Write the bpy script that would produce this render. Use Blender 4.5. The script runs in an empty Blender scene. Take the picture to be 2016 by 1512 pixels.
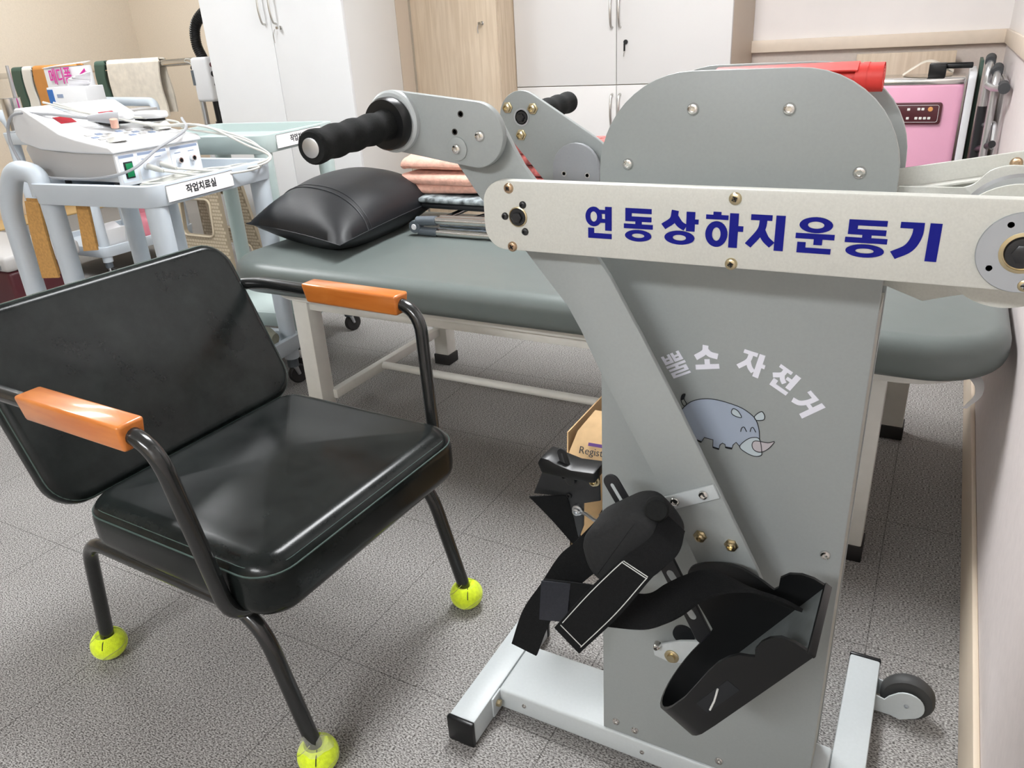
import bpy, bmesh, math, random
from mathutils import Vector, Matrix
random.seed(7)
sc = bpy.context.scene
C = sc.collection

# ------------------------------------------------------------------ camera
cam_data = bpy.data.cameras.new('camera')
cam_data.sensor_fit = 'HORIZONTAL'
cam_data.sensor_width = 36.0
cam_data.lens = 27.036
cam_data.clip_start = 0.02
cam = bpy.data.objects.new('camera', cam_data)
C.objects.link(cam)
CAMROT = ((0.880287, -0.150903, 0.449804), (0.471356, 0.386125, -0.792926), (-0.054026, 0.91002, 0.411029))
cam.matrix_world = Matrix.Translation((0, 0, 1.10)) @ Matrix(CAMROT).to_4x4()
sc.camera = cam

# ------------------------------------------------------------------ colour management, world
sc.view_settings.view_transform = 'Standard'
sc.view_settings.look = 'None'
sc.view_settings.gamma = 1.0
sc.view_settings.use_curve_mapping = False
sc.view_settings.exposure = 0.28
w = bpy.data.worlds.new('world')
sc.world = w
w.use_nodes = True
w.node_tree.nodes['Background'].inputs[0].default_value = (0.9, 0.95, 1.0, 1)
w.node_tree.nodes['Background'].inputs[1].default_value = 0.3
LAMPS = [(-0.95, 2.05, 1.2, 0), (-3.7, 1.6, .80, 0), (-0.8, -2.2, 1.8, 1), (-3.7, -2.2, .15, 1), (-5.2, 3.5, .62, 0)]   # x, y, relative strength, long side along x; last one added to brighten the far left walls
LAMP_POWER = 29.0
LAMP_SIZE = (0.42, 1.30)
CEIL = 2.55

# ------------------------------------------------------------------ materials
def mat(name, col, rough=0.5, metal=0.0, noise=0.0, nscale=40.0, bump=0.0, bscale=200.0, coat=0.0, alpha=1.0, trans=0.0, emit=0.0, sheen=0.0, spec=0.5):
    m = bpy.data.materials.new(name)
    m.use_nodes = True
    nt = m.node_tree
    b = nt.nodes['Principled BSDF']
    col = tuple(col) + (1,)
    b.inputs['Base Color'].default_value = col
    b.inputs['Roughness'].default_value = rough
    b.inputs['Metallic'].default_value = metal
    b.inputs['Coat Weight'].default_value = coat
    b.inputs['Coat Roughness'].default_value = 0.12
    b.inputs['Specular IOR Level'].default_value = spec
    b.inputs['Transmission Weight'].default_value = trans
    b.inputs['Alpha'].default_value = alpha
    if sheen:
        b.inputs['Sheen Weight'].default_value = sheen
    if emit:
        b.inputs['Emission Color'].default_value = col
        b.inputs['Emission Strength'].default_value = emit
    tc = nt.nodes.new('ShaderNodeTexCoord')
    if noise:
        n = nt.nodes.new('ShaderNodeTexNoise')
        n.inputs['Scale'].default_value = nscale
        n.inputs['Detail'].default_value = 4
        nt.links.new(tc.outputs['Object'], n.inputs['Vector'])
        r = nt.nodes.new('ShaderNodeValToRGB')
        r.color_ramp.elements[0].position = 0.3
        r.color_ramp.elements[1].position = 0.7
        r.color_ramp.elements[0].color = tuple(max(0, c * (1 - noise)) for c in col[:3]) + (1,)
        r.color_ramp.elements[1].color = tuple(min(1, c * (1 + noise)) for c in col[:3]) + (1,)
        nt.links.new(n.outputs['Fac'], r.inputs['Fac'])
        nt.links.new(r.outputs['Color'], b.inputs['Base Color'])
    if bump:
        n2 = nt.nodes.new('ShaderNodeTexNoise')
        n2.inputs['Scale'].default_value = bscale
        n2.inputs['Detail'].default_value = 3
        nt.links.new(tc.outputs['Object'], n2.inputs['Vector'])
        bp = nt.nodes.new('ShaderNodeBump')
        bp.inputs['Strength'].default_value = bump
        bp.inputs['Distance'].default_value = 0.002
        nt.links.new(n2.outputs['Fac'], bp.inputs['Height'])
        nt.links.new(bp.outputs['Normal'], b.inputs['Normal'])
    return m

def carpet_material():
    m = bpy.data.materials.new('carpet_tile')
    m.use_nodes = True
    nt = m.node_tree
    b = nt.nodes['Principled BSDF']
    b.inputs['Roughness'].default_value = 0.95
    b.inputs['Specular IOR Level'].default_value = 0.15
    geo = nt.nodes.new('ShaderNodeNewGeometry')
    sep = nt.nodes.new('ShaderNodeSeparateXYZ')
    nt.links.new(geo.outputs['Position'], sep.inputs[0])
    mp = nt.nodes.new('ShaderNodeMapping')
    mp.inputs['Scale'].default_value = (1.0, 1.9, 1.0)
    nt.links.new(geo.outputs['Position'], mp.inputs['Vector'])
    n = nt.nodes.new('ShaderNodeTexNoise')
    n.inputs['Scale'].default_value = 240
    n.inputs['Detail'].default_value = 2
    nt.links.new(mp.outputs[0], n.inputs['Vector'])
    r = nt.nodes.new('ShaderNodeValToRGB')
    e = r.color_ramp.elements
    e[0].position = 0.34; e[0].color = (0.060, 0.055, 0.052, 1)
    e[1].position = 0.66; e[1].color = (0.49, 0.475, 0.46, 1)
    nt.links.new(n.outputs['Fac'], r.inputs['Fac'])
    # broad soft variation
    n3 = nt.nodes.new('ShaderNodeTexNoise')
    n3.inputs['Scale'].default_value = 7
    nt.links.new(geo.outputs['Position'], n3.inputs['Vector'])
    mr = nt.nodes.new('ShaderNodeMapRange')
    mr.inputs[3].default_value = 0.9; mr.inputs[4].default_value = 1.08
    nt.links.new(n3.outputs['Fac'], mr.inputs[0])
    # tile joints
    def joint(out, off):
        a = nt.nodes.new('ShaderNodeMath'); a.operation = 'ADD'; a.inputs[1].default_value = off
        nt.links.new(out, a.inputs[0])
        p = nt.nodes.new('ShaderNodeMath'); p.operation = 'PINGPONG'; p.inputs[1].default_value = 0.2275
        nt.links.new(a.outputs[0], p.inputs[0])
        l = nt.nodes.new('ShaderNodeMath'); l.operation = 'GREATER_THAN'; l.inputs[1].default_value = 0.0011
        nt.links.new(p.outputs[0], l.inputs[0])
        return l.outputs[0]
    jx = joint(sep.outputs[0], 1.3545 + 4.55)
    jy = joint(sep.outputs[1], -0.84 + 4.55)
    mm = nt.nodes.new('ShaderNodeMath'); mm.operation = 'MULTIPLY'
    nt.links.new(jx, mm.inputs[0]); nt.links.new(jy, mm.inputs[1])
    mr2 = nt.nodes.new('ShaderNodeMapRange'); mr2.inputs[3].default_value = 0.55; mr2.inputs[4].default_value = 1.0
    nt.links.new(mm.outputs[0], mr2.inputs[0])
    m3 = nt.nodes.new('ShaderNodeMath'); m3.operation = 'MULTIPLY'
    nt.links.new(mr.outputs[0], m3.inputs[0]); nt.links.new(mr2.outputs[0], m3.inputs[1])
    sc_ = nt.nodes.new('ShaderNodeVectorMath'); sc_.operation = 'SCALE'
    nt.links.new(r.outputs['Color'], sc_.inputs[0]); nt.links.new(m3.outputs[0], sc_.inputs['Scale'])
    nt.links.new(sc_.outputs[0], b.inputs['Base Color'])
    bp = nt.nodes.new('ShaderNodeBump'); bp.inputs['Strength'].default_value = 0.5; bp.inputs['Distance'].default_value = 0.002
    nt.links.new(n.outputs['Fac'], bp.inputs['Height'])
    nt.links.new(bp.outputs['Normal'], b.inputs['Normal'])
    return m

def wood_material(name, c1, c2, stretch=(14, 14, 0.9), rough=0.5, coat=0.0, scale=3.0):
    m = bpy.data.materials.new(name)
    m.use_nodes = True
    nt = m.node_tree
    b = nt.nodes['Principled BSDF']
    b.inputs['Roughness'].default_value = rough
    b.inputs['Coat Weight'].default_value = coat
    b.inputs['Coat Roughness'].default_value = 0.1
    tc = nt.nodes.new('ShaderNodeTexCoord')
    mp = nt.nodes.new('ShaderNodeMapping'); mp.inputs['Scale'].default_value = stretch
    nt.links.new(tc.outputs['Object'], mp.inputs['Vector'])
    n = nt.nodes.new('ShaderNodeTexNoise'); n.inputs['Scale'].default_value = scale; n.inputs['Detail'].default_value = 6; n.inputs['Distortion'].default_value = 0.6
    nt.links.new(mp.outputs[0], n.inputs['Vector'])
    r = nt.nodes.new('ShaderNodeValToRGB')
    r.color_ramp.elements[0].position = 0.35; r.color_ramp.elements[0].color = tuple(c1) + (1,)
    r.color_ramp.elements[1].position = 0.65; r.color_ramp.elements[1].color = tuple(c2) + (1,)
    nt.links.new(n.outputs['Fac'], r.inputs['Fac'])
    nt.links.new(r.outputs['Color'], b.inputs['Base Color'])
    return m

def leather_material():
    m = bpy.data.materials.new('black_leather')
    m.use_nodes = True
    nt = m.node_tree
    b = nt.nodes['Principled BSDF']
    b.inputs['Specular IOR Level'].default_value = 0.24
    tc = nt.nodes.new('ShaderNodeTexCoord')
    n = nt.nodes.new('ShaderNodeTexNoise'); n.inputs['Scale'].default_value = 9; n.inputs['Detail'].default_value = 8; n.inputs['Roughness'].default_value = 0.7
    nt.links.new(tc.outputs['Object'], n.inputs['Vector'])
    r = nt.nodes.new('ShaderNodeValToRGB')
    r.color_ramp.elements[0].position = 0.35; r.color_ramp.elements[0].color = (0.005, 0.0065, 0.0065, 1)
    r.color_ramp.elements[1].position = 0.8; r.color_ramp.elements[1].color = (0.018, 0.022, 0.021, 1)
    nt.links.new(n.outputs['Fac'], r.inputs['Fac'])
    nt.links.new(r.outputs['Color'], b.inputs['Base Color'])
    mr = nt.nodes.new('ShaderNodeMapRange'); mr.inputs[1].default_value = 0.3; mr.inputs[2].default_value = 0.75
    mr.inputs[3].default_value = 0.19; mr.inputs[4].default_value = 0.27
    nt.links.new(n.outputs['Fac'], mr.inputs[0]); nt.links.new(mr.outputs[0], b.inputs['Roughness'])
    v = nt.nodes.new('ShaderNodeTexVoronoi'); v.inputs['Scale'].default_value = 420
    nt.links.new(tc.outputs['Object'], v.inputs['Vector'])
    n2 = nt.nodes.new('ShaderNodeTexNoise'); n2.inputs['Scale'].default_value = 60; n2.inputs['Detail'].default_value = 7
    nt.links.new(tc.outputs['Object'], n2.inputs['Vector'])
    ad = nt.nodes.new('ShaderNodeMath'); ad.operation = 'MULTIPLY_ADD'; ad.inputs[1].default_value = 0.25
    nt.links.new(v.outputs['Distance'], ad.inputs[0]); nt.links.new(n2.outputs['Fac'], ad.inputs[2])
    bp = nt.nodes.new('ShaderNodeBump'); bp.inputs['Strength'].default_value = 0.10; bp.inputs['Distance'].default_value = 0.0005
    nt.links.new(ad.outputs[0], bp.inputs['Height']); nt.links.new(bp.outputs['Normal'], b.inputs['Normal'])
    return m

M = dict(
    carpet=carpet_material(),
    leather=leather_material(),
    wall=mat('beige_wallpaper', (0.74, 0.655, 0.54), 0.85, noise=0.03, nscale=90, bump=0.1),
    wall_back=mat('grey_beige_wallpaper', (0.63, 0.555, 0.50), 0.8, noise=0.03, nscale=90, bump=0.1),
    wall_white=mat('glossy_white_wall_panel', (0.88, 0.84, 0.82), 0.28, noise=0.02, nscale=4),
    wall_right=mat('pinkish_white_wallpaper', (0.72, 0.655, 0.64), 0.75, noise=0.03, nscale=60),
    trim=mat('cream_painted_trim', (0.78, 0.67, 0.55), 0.45, noise=0.03, nscale=20),
    base=mat('cream_baseboard', (0.66, 0.56, 0.44), 0.5),
    ceiling=mat('white_ceiling_tile', (0.82, 0.82, 0.80), 0.9),
    housing=mat('lamp_housing', (0.8, 0.8, 0.8), 0.4),
    mgrey=mat('machine_grey_paint', (0.325, 0.352, 0.348), 0.42, noise=0.02, nscale=300),
    mgrey_d=mat('machine_mid_grey_paint', (0.30, 0.315, 0.335), 0.42, noise=0.02, nscale=300),
    mlight=mat('light_grey_tube_paint', (0.52, 0.56, 0.57), 0.4, noise=0.02, nscale=200),
    cream=mat('cream_powder_coat', (0.61, 0.615, 0.57), 0.38, noise=0.04, nscale=500, bump=0.05, bscale=900),
    edge=mat('raw_sheet_edge', (0.35, 0.34, 0.29), 0.5),
    blue=mat('deep_blue_vinyl_letter', (0.004, 0.007, 0.22), 0.5, spec=.2),
    white_v=mat('white_vinyl_letter', (0.82, 0.83, 0.92), 0.45),
    rhino=mat('pale_blue_vinyl', (0.36, 0.42, 0.52), 0.45),
    rhino2=mat('paler_blue_vinyl', (0.50, 0.58, 0.62), 0.45),
    rhino3=mat('pale_pink_grey_vinyl', (0.50, 0.47, 0.50), 0.45),
    ink=mat('black_ink', (0.008, 0.010, 0.013), 0.5),
    chrome=mat('chrome_steel', (0.72, 0.71, 0.69), 0.16, 1.0),
    steel=mat('brushed_steel', (0.60, 0.62, 0.64), 0.34, 1.0),
    zinc=mat('zinc_plate', (0.50, 0.54, 0.58), 0.35, 0.75),
    brass=mat('yellow_zinc_screw', (0.56, 0.48, 0.31), 0.28, 1.0),
    copper=mat('reddish_zinc_screw', (0.55, 0.39, 0.26), 0.28, 1.0),
    black_p=mat('black_plastic', (0.008, 0.0085, 0.009), 0.32, spec=.35),
    black_m=mat('black_satin_metal', (0.018, 0.019, 0.021), 0.33),
    black_paint=mat('black_gloss_tube_paint', (0.012, 0.013, 0.013), 0.22, coat=0.4),
    foam=mat('black_foam_rubber', (0.011, 0.012, 0.012), 0.85, noise=0.2, nscale=300, bump=0.2, bscale=600, spec=.2),
    strap=mat('black_webbing', (0.007, 0.0075, 0.008), 0.9, noise=0.3, nscale=500, bump=0.35, bscale=700, spec=.2),
    velcro=mat('navy_black_hook_tape', (0.010, 0.012, 0.019), 0.75, noise=0.2, nscale=400, bump=0.3, bscale=900),
    pad=mat('charcoal_foam_pad', (0.021, 0.022, 0.023), 0.8, noise=0.15, nscale=200, bump=0.15, bscale=500, spec=.25),
    sole=mat('dark_grey_plastic_sole', (0.13, 0.145, 0.148), 0.55, noise=0.08, nscale=60),
    thread=mat('white_thread', (0.60, 0.62, 0.60), 0.8),
    gthread=mat('green_black_thread', (0.045, 0.075, 0.065), 0.7),
    ball=mat('tennis_ball_felt', (0.72, 0.90, 0.02), 0.9, noise=0.12, nscale=150, bump=0.5, bscale=500, sheen=0.3),
    ballseam=mat('tennis_ball_seam', (0.42, 0.48, 0.12), 0.8),
    tape=mat('clear_packing_tape', (0.85, 0.85, 0.75), 0.08, alpha=0.2, coat=0.5),
    orange_wood=wood_material('orange_varnished_wood', (0.56, 0.155, 0.022), (0.66, 0.215, 0.040), (3, 18, 18), 0.28, 0.6),
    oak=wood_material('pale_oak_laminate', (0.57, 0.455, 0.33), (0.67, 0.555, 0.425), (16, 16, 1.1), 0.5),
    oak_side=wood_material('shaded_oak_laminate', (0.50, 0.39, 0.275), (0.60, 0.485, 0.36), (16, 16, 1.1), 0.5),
    cab=mat('white_laminate', (0.80, 0.81, 0.82), 0.38, noise=0.01, nscale=6),
    cab_grey=mat('pale_grey_laminate', (0.70, 0.685, 0.66), 0.45),
    filler=mat('beige_filler_board', (0.57, 0.48, 0.385), 0.5),
    dark=mat('dark_gap', (0.05, 0.045, 0.04), 0.8),
    handle=mat('satin_nickel', (0.62, 0.61, 0.58), 0.3, 1.0),
    vinyl=mat('grey_green_vinyl', (0.130, 0.152, 0.146), 0.38, noise=0.03, nscale=20, bump=0.06, bscale=500),
    bedframe=mat('white_painted_steel', (0.80, 0.79, 0.74), 0.4, noise=0.03, nscale=30),
    rubber=mat('black_rubber', (0.016, 0.015, 0.015), 0.6),
    wheel=mat('dark_grey_rubber_tread', (0.042, 0.043, 0.043), 0.6),
    pillow=mat('black_vinyl_cushion', (0.008, 0.009, 0.011), 0.48, noise=0.2, nscale=8, bump=0.10, bscale=60, spec=.4),
    dgrey_p=mat('slate_grey_plastic', (0.10, 0.12, 0.14), 0.4),
    white_p=mat('white_plastic', (0.76, 0.77, 0.785), 0.35),
    offwhite=mat('off_white_plastic', (0.78, 0.78, 0.74), 0.4),
    dev_grey=mat('warm_grey_plastic', (0.48, 0.47, 0.46), 0.45),
    dev_panel=mat('pale_blue_panel_print', (0.74, 0.80, 0.88), 0.4),
    dev_line=mat('slate_blue_print', (0.26, 0.32, 0.45), 0.5),
    green_sw=mat('green_rocker_switch', (0.0, 0.20, 0.07), 0.3),
    red_lcd=mat('dark_red_display_window', (0.40, 0.015, 0.03), 0.2),
    cable=mat('pale_grey_cable', (0.60, 0.60, 0.56), 0.5),
    cable_g=mat('mid_grey_cable', (0.36, 0.37, 0.39), 0.5),
    cart_b=mat('blue_grey_plastic', (0.55, 0.61, 0.665), 0.4, noise=0.02, nscale=8),
    cart_g=mat('green_grey_plastic', (0.46, 0.55, 0.535), 0.4, noise=0.02, nscale=8),
    paper=mat('white_label_paper', (0.86, 0.86, 0.86), 0.6),
    felt=mat('tan_felt', (0.56, 0.31, 0.10), 0.95, noise=0.15, nscale=120, bump=0.4, bscale=300),
    towel_w=mat('cream_towel', (0.80, 0.74, 0.64), 0.95, noise=0.08, nscale=25, bump=0.4, bscale=250),
    towel_o=mat('orange_brown_vinyl_cover', (0.62, 0.27, 0.06), 0.6, noise=0.06, nscale=10),
    towel_p=mat('pink_towel', (0.74, 0.43, 0.34), 0.95, noise=0.15, nscale=60, bump=0.5, bscale=250),
    blanket_r=mat('red_patterned_blanket', (0.42, 0.11, 0.10), 0.9, noise=0.75, nscale=45, bump=0.3),
    blanket_b=mat('grey_checked_blanket', (0.20, 0.23, 0.24), 0.9, noise=0.8, nscale=40),
    bluecloth=mat('pale_blue_cloth', (0.48, 0.58, 0.66), 0.85, noise=0.05),
    tan_p=mat('tan_woven_plastic', (0.50, 0.43, 0.32), 0.55),
    tan_d=mat('tan_woven_plastic_gap_shade', (0.30, 0.25, 0.175), 0.6),  # same tan plastic, shade of the weave gaps put into a darker colour
    pink=mat('pink_enamel', (0.80, 0.40, 0.55), 0.35, noise=0.02, nscale=10),
    maroon=mat('maroon_plastic', (0.075, 0.012, 0.018), 0.35),
    red=mat('red_rubber_sheet', (0.78, 0.055, 0.045), 0.5, noise=0.05, nscale=30),
    magenta=mat('magenta_print', (0.62, 0.03, 0.30), 0.5),
    bluep=mat('blue_print', (0.03, 0.14, 0.42), 0.5),
    cardboard=mat('brown_cardboard', (0.56, 0.38, 0.20), 0.85, noise=0.08, nscale=40),
    purple=mat('purple_stamp_ink', (0.10, 0.04, 0.20), 0.7),
    tissue=mat('white_tissue', (0.86, 0.85, 0.88), 0.9),
    dgreen=mat('dark_green_board', (0.05, 0.10, 0.075), 0.6),
    yellow_wood=mat('yellow_wood_floor_strip', (0.62, 0.42, 0.18), 0.5),
    alu=mat('anodised_aluminium', (0.62, 0.63, 0.64), 0.3, 0.9),
    grey_foam=mat('dark_grey_foam', (0.05, 0.052, 0.055), 0.8),
    pinkbag=mat('pink_plastic', (0.66, 0.22, 0.28), 0.35),
    greenp=mat('pale_green_plastic', (0.33, 0.66, 0.38), 0.4),
)

# ------------------------------------------------------------------ helpers
ROOTM = {}
def thing(name, label, cat, loc=(0, 0, 0), rotz=0.0, group=None):
    o = bpy.data.objects.new(name, None)
    C.objects.link(o)
    o.empty_display_size = 0.1
    o.location = loc
    o.rotation_euler = (0, 0, rotz)
    o['label'] = label; o['category'] = cat
    if group: o['group'] = group
    ROOTM[o.name] = Matrix.Translation(loc) @ Matrix.Rotation(rotz, 4, 'Z')
    return o

def rootmat(o):
    while o.parent is not None:
        o = o.parent
    return ROOTM.get(o.name, Matrix.Identity(4))

def sharp_edges(bm, ang=0.5):
    return [e for e in bm.edges if len(e.link_faces) == 2 and e.calc_face_angle(0) > ang]

def obj(name, bm, m, parent=None, bevel=0.0, seg=2, local=False, label=None, sub=0, ang=35, bang=0.5):
    """link bm as one mesh object; world coordinates unless local"""
    bmesh.ops.recalc_face_normals(bm, faces=bm.faces)
    if bevel:
        bmesh.ops.bevel(bm, geom=sharp_edges(bm, bang), offset=bevel, segments=seg, affect='EDGES', profile=0.5)
    if parent is not None and not local:
        bm.transform(rootmat(parent).inverted())
    me = bpy.data.meshes.new(name)
    for f in bm.faces:
        f.smooth = True
    bm.to_mesh(me); bm.free()
    me.set_sharp_from_angle(angle=math.radians(ang))
    me.materials.append(m)
    o = bpy.data.objects.new(name, me)
    C.objects.link(o)
    if parent is not None:
        o.parent = parent
    if sub:
        md = o.modifiers.new('subsurf', 'SUBSURF'); md.levels = sub; md.render_levels = sub
    if label: o['label'] = label
    return o

def tagged(name, bm, m, label, cat, group=None, **k):
    o = obj(name, bm, m, **k)
    o['label'] = label; o['category'] = cat
    if group: o['group'] = group
    return o

def struct(name, bm, m, **k):
    o = obj(name, bm, m, **k)
    o['kind'] = 'structure'
    return o

def dup(src, parent):
    c = src.copy(); C.objects.link(c); c.parent = parent
    for g in list(src.children):
        if g is not c:
            dup(g, c)
    return c

def B():
    return bmesh.new()

def box(bm, a, b, mtx=None):
    x0, y0, z0 = a; x1, y1, z1 = b
    v = [bm.verts.new(p) for p in ((x0, y0, z0), (x1, y0, z0), (x1, y1, z0), (x0, y1, z0), (x0, y0, z1), (x1, y0, z1), (x1, y1, z1), (x0, y1, z1))]
    if mtx is not None:
        for q in v: q.co = mtx @ q.co
    for f in ((0, 3, 2, 1), (4, 5, 6, 7), (0, 1, 5, 4), (1, 2, 6, 5), (2, 3, 7, 6), (3, 0, 4, 7)):
        bm.faces.new([v[i] for i in f])
    return bm

def bar(bm, p, q, w, h, up=(0, 0, 1)):
    """rectangular bar from p to q"""
    p = Vector(p); q = Vector(q); d = (q - p).normalized()
    s = d.cross(Vector(up)); s.normalize()
    u = s.cross(d)
    v = []
    for c in (p, q):
        for a, b_ in ((-1, -1), (1, -1), (1, 1), (-1, 1)):
            v.append(bm.verts.new(c + s * a * w / 2 + u * b_ * h / 2))
    for f in ((0, 3, 2, 1), (4, 5, 6, 7), (0, 1, 5, 4), (1, 2, 6, 5), (2, 3, 7, 6), (3, 0, 4, 7)):
        bm.faces.new([v[i] for i in f])
    return bm

def prism(bm, poly, axis, a, b):
    """extrude a 2-D polygon between a and b along an axis ('y': poly=(x,z), 'x': poly=(y,z), 'z': poly=(x,y))"""
    def P(u, v, t):
        return {'y': (u, t, v), 'x': (t, u, v), 'z': (u, v, t)}[axis]
    A = [bm.verts.new(P(u, v, a)) for u, v in poly]
    Bv = [bm.verts.new(P(u, v, b)) for u, v in poly]
    n = len(poly)
    bm.faces.new(A); bm.faces.new(list(reversed(Bv)))
    for i in range(n):
        j = (i + 1) % n
        bm.faces.new((A[i], Bv[i], Bv[j], A[j]))
    return bm

def rrect(x0, y0, x1, y1, r, n=8):
    if not isinstance(r, (tuple, list)): r = (r,) * 4     # bl, br, tr, tl
    pts = []
    for (cx, cy, a0, rr) in ((x0 + r[0], y0 + r[0], 180, r[0]), (x1 - r[1], y0 + r[1], 270, r[1]), (x1 - r[2], y1 - r[2], 0, r[2]), (x0 + r[3], y1 - r[3], 90, r[3])):
        if rr <= 0:
            pts.append((cx, cy)); continue
        for i in range(n + 1):
            t = math.radians(a0 + 90 * i / n)
            pts.append((cx + rr * math.cos(t), cy + rr * math.sin(t)))
    return pts

def circle2(cx, cy, r, n=32, ry=None):
    ry = ry or r
    return [(cx + r * math.cos(2 * math.pi * i / n), cy + ry * math.sin(2 * math.pi * i / n)) for i in range(n)]

def hull2(c1, r1, c2, r2, n=20):
    """outline of two circles joined by tangents"""
    c1 = Vector(c1); c2 = Vector(c2); d = c2 - c1; L = d.length; a = math.atan2(d.y, d.x)
    b = math.acos(max(-1, min(1, (r1 - r2) / L)))
    pts = []
    for i in range(n + 1):
        t = a + b + (2 * math.pi - 2 * b) * i / n
        pts.append((c1.x + r1 * math.cos(t), c1.y + r1 * math.sin(t)))
    for i in range(n + 1):
        t = a - b + (2 * b) * i / n
        pts.append((c2.x + r2 * math.cos(t), c2.y + r2 * math.sin(t)))
    return pts

def catmull(pts, n=6, closed=False):
    pts = [Vector(p) for p in pts]; out = []
    N = len(pts)
    rng = range(N) if closed else range(N - 1)
    for i in rng:
        p1 = pts[i]; p2 = pts[(i + 1) % N]
        p0 = pts[i - 1] if (i > 0 or closed) else p1 * 2 - p2
        p3 = pts[(i + 2) % N] if (i + 2 < N or closed) else p2 * 2 - p1
        for k in range(n):
            t = k / n
            out.append(0.5 * ((2 * p1) + (p2 - p0) * t + (2 * p0 - 5 * p1 + 4 * p2 - p3) * t * t + (3 * p1 - p0 - 3 * p2 + p3) * t ** 3))
    if not closed: out.append(pts[-1])
    return out

def fillet(pts, r, n=6):
    """round the inner corners of a polyline"""
    pts = [Vector(p) for p in pts]
    if not isinstance(r, (list, tuple)): r = [r] * len(pts)
    out = [pts[0]]
    for i in range(1, len(pts) - 1):
        a = pts[i - 1] - pts[i]; c = pts[i + 1] - pts[i]
        k = min(r[i], a.length * 0.49, c.length * 0.49)
        A = pts[i] + a.normalized() * k; Cc = pts[i] + c.normalized() * k
        for j in range(n + 1):
            t = j / n
            out.append((1 - t) ** 2 * A + 2 * t * (1 - t) * pts[i] + t * t * Cc)
    out.append(pts[-1])
    return out

def tube(bm, pts, r, seg=14, caps=True, closed=False):
    pts = [Vector(p) for p in pts]
    n = len(pts)
    rs = r if isinstance(r, (list, tuple)) else [r] * n
    tang = []
    for i in range(n):
        if closed:
            t = pts[(i + 1) % n] - pts[i - 1]
        else:
            t = pts[min(i + 1, n - 1)] - pts[max(i - 1, 0)]
        tang.append(t.normalized())
    ref = Vector((0, 0, 1)) if abs(tang[0].z) < 0.9 else Vector((1, 0, 0))
    nrm = (ref - tang[0] * ref.dot(tang[0])).normalized()
    rings = []
    for i in range(n):
        nrm = (nrm - tang[i] * nrm.dot(tang[i])).normalized()
        bi = tang[i].cross(nrm)
        rings.append([bm.verts.new(pts[i] + (nrm * math.cos(2 * math.pi * k / seg) + bi * math.sin(2 * math.pi * k / seg)) * rs[i]) for k in range(seg)])
    m = n if closed else n - 1
    for i in range(m):
        A = rings[i]; D = rings[(i + 1) % n]
        for k in range(seg):
            bm.faces.new((A[k], A[(k + 1) % seg], D[(k + 1) % seg], D[k]))
    if caps and not closed:
        bm.faces.new(list(reversed(rings[0]))); bm.faces.new(rings[-1])
    return bm

def lathe(bm, prof, origin, axis=(0, 0, 1), seg=28):
    """revolve (radius, height) profile about axis through origin"""
    q = Vector((0, 0, 1)).rotation_difference(Vector(axis).normalized()).to_matrix()
    o = Vector(origin)
    rings = []
    for r, h in prof:
        if r < 1e-6:
            rings.append([bm.verts.new(o + q @ Vector((0, 0, h)))])
        else:
            rings.append([bm.verts.new(o + q @ Vector((r * math.cos(2 * math.pi * k / seg), r * math.sin(2 * math.pi * k / seg), h))) for k in range(seg)])
    for A, D in zip(rings[:-1], rings[1:]):
        for k in range(seg):
            j = (k + 1) % seg
            if len(A) == 1 and len(D) == 1: continue
            if len(A) == 1: bm.faces.new((A[0], D[k], D[j]))
            elif len(D) == 1: bm.faces.new((A[k], A[j], D[0]))
            else: bm.faces.new((A[k], A[j], D[j], D[k]))
    for R in (rings[0], rings[-1]):
        if len(R) > 1: bm.faces.new(R)
    return bm

def cyl(bm, p, q, r, seg=24):
    p = Vector(p); q = Vector(q)
    return lathe(bm, [(r, 0), (r, (q - p).length)], p, q - p, seg)

def ribbon(bm, A, D, th=0.003, n=6, smooth=True):
    """strap between two edge polylines, with thickness"""
    a = catmull(A, n) if smooth else [Vector(p) for p in A]
    d = catmull(D, n) if smooth else [Vector(p) for p in D]
    m = min(len(a), len(d))
    top = []; bot = []
    for i in range(m):
        i0 = max(0, i - 1); i1 = min(m - 1, i + 1)
        t = (a[i1] + d[i1]) - (a[i0] + d[i0])
        nn = t.cross(d[i] - a[i])
        nn = nn.normalized() if nn.length > 1e-9 else Vector((0, -1, 0))
        top.append((bm.verts.new(a[i] + nn * th / 2), bm.verts.new(d[i] + nn * th / 2)))
        bot.append((bm.verts.new(a[i] - nn * th / 2), bm.verts.new(d[i] - nn * th / 2)))
    for i in range(m - 1):
        bm.faces.new((top[i][0], top[i][1], top[i + 1][1], top[i + 1][0]))
        bm.faces.new((bot[i][0], bot[i + 1][0], bot[i + 1][1], bot[i][1]))
        bm.faces.new((top[i][0], top[i + 1][0], bot[i + 1][0], bot[i][0]))
        bm.faces.new((top[i][1], bot[i][1], bot[i + 1][1], top[i + 1][1]))
    bm.faces.new((top[0][0], bot[0][0], bot[0][1], top[0][1]))
    bm.faces.new((top[-1][0], top[-1][1], bot[-1][1], bot[-1][0]))
    return bm

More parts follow.
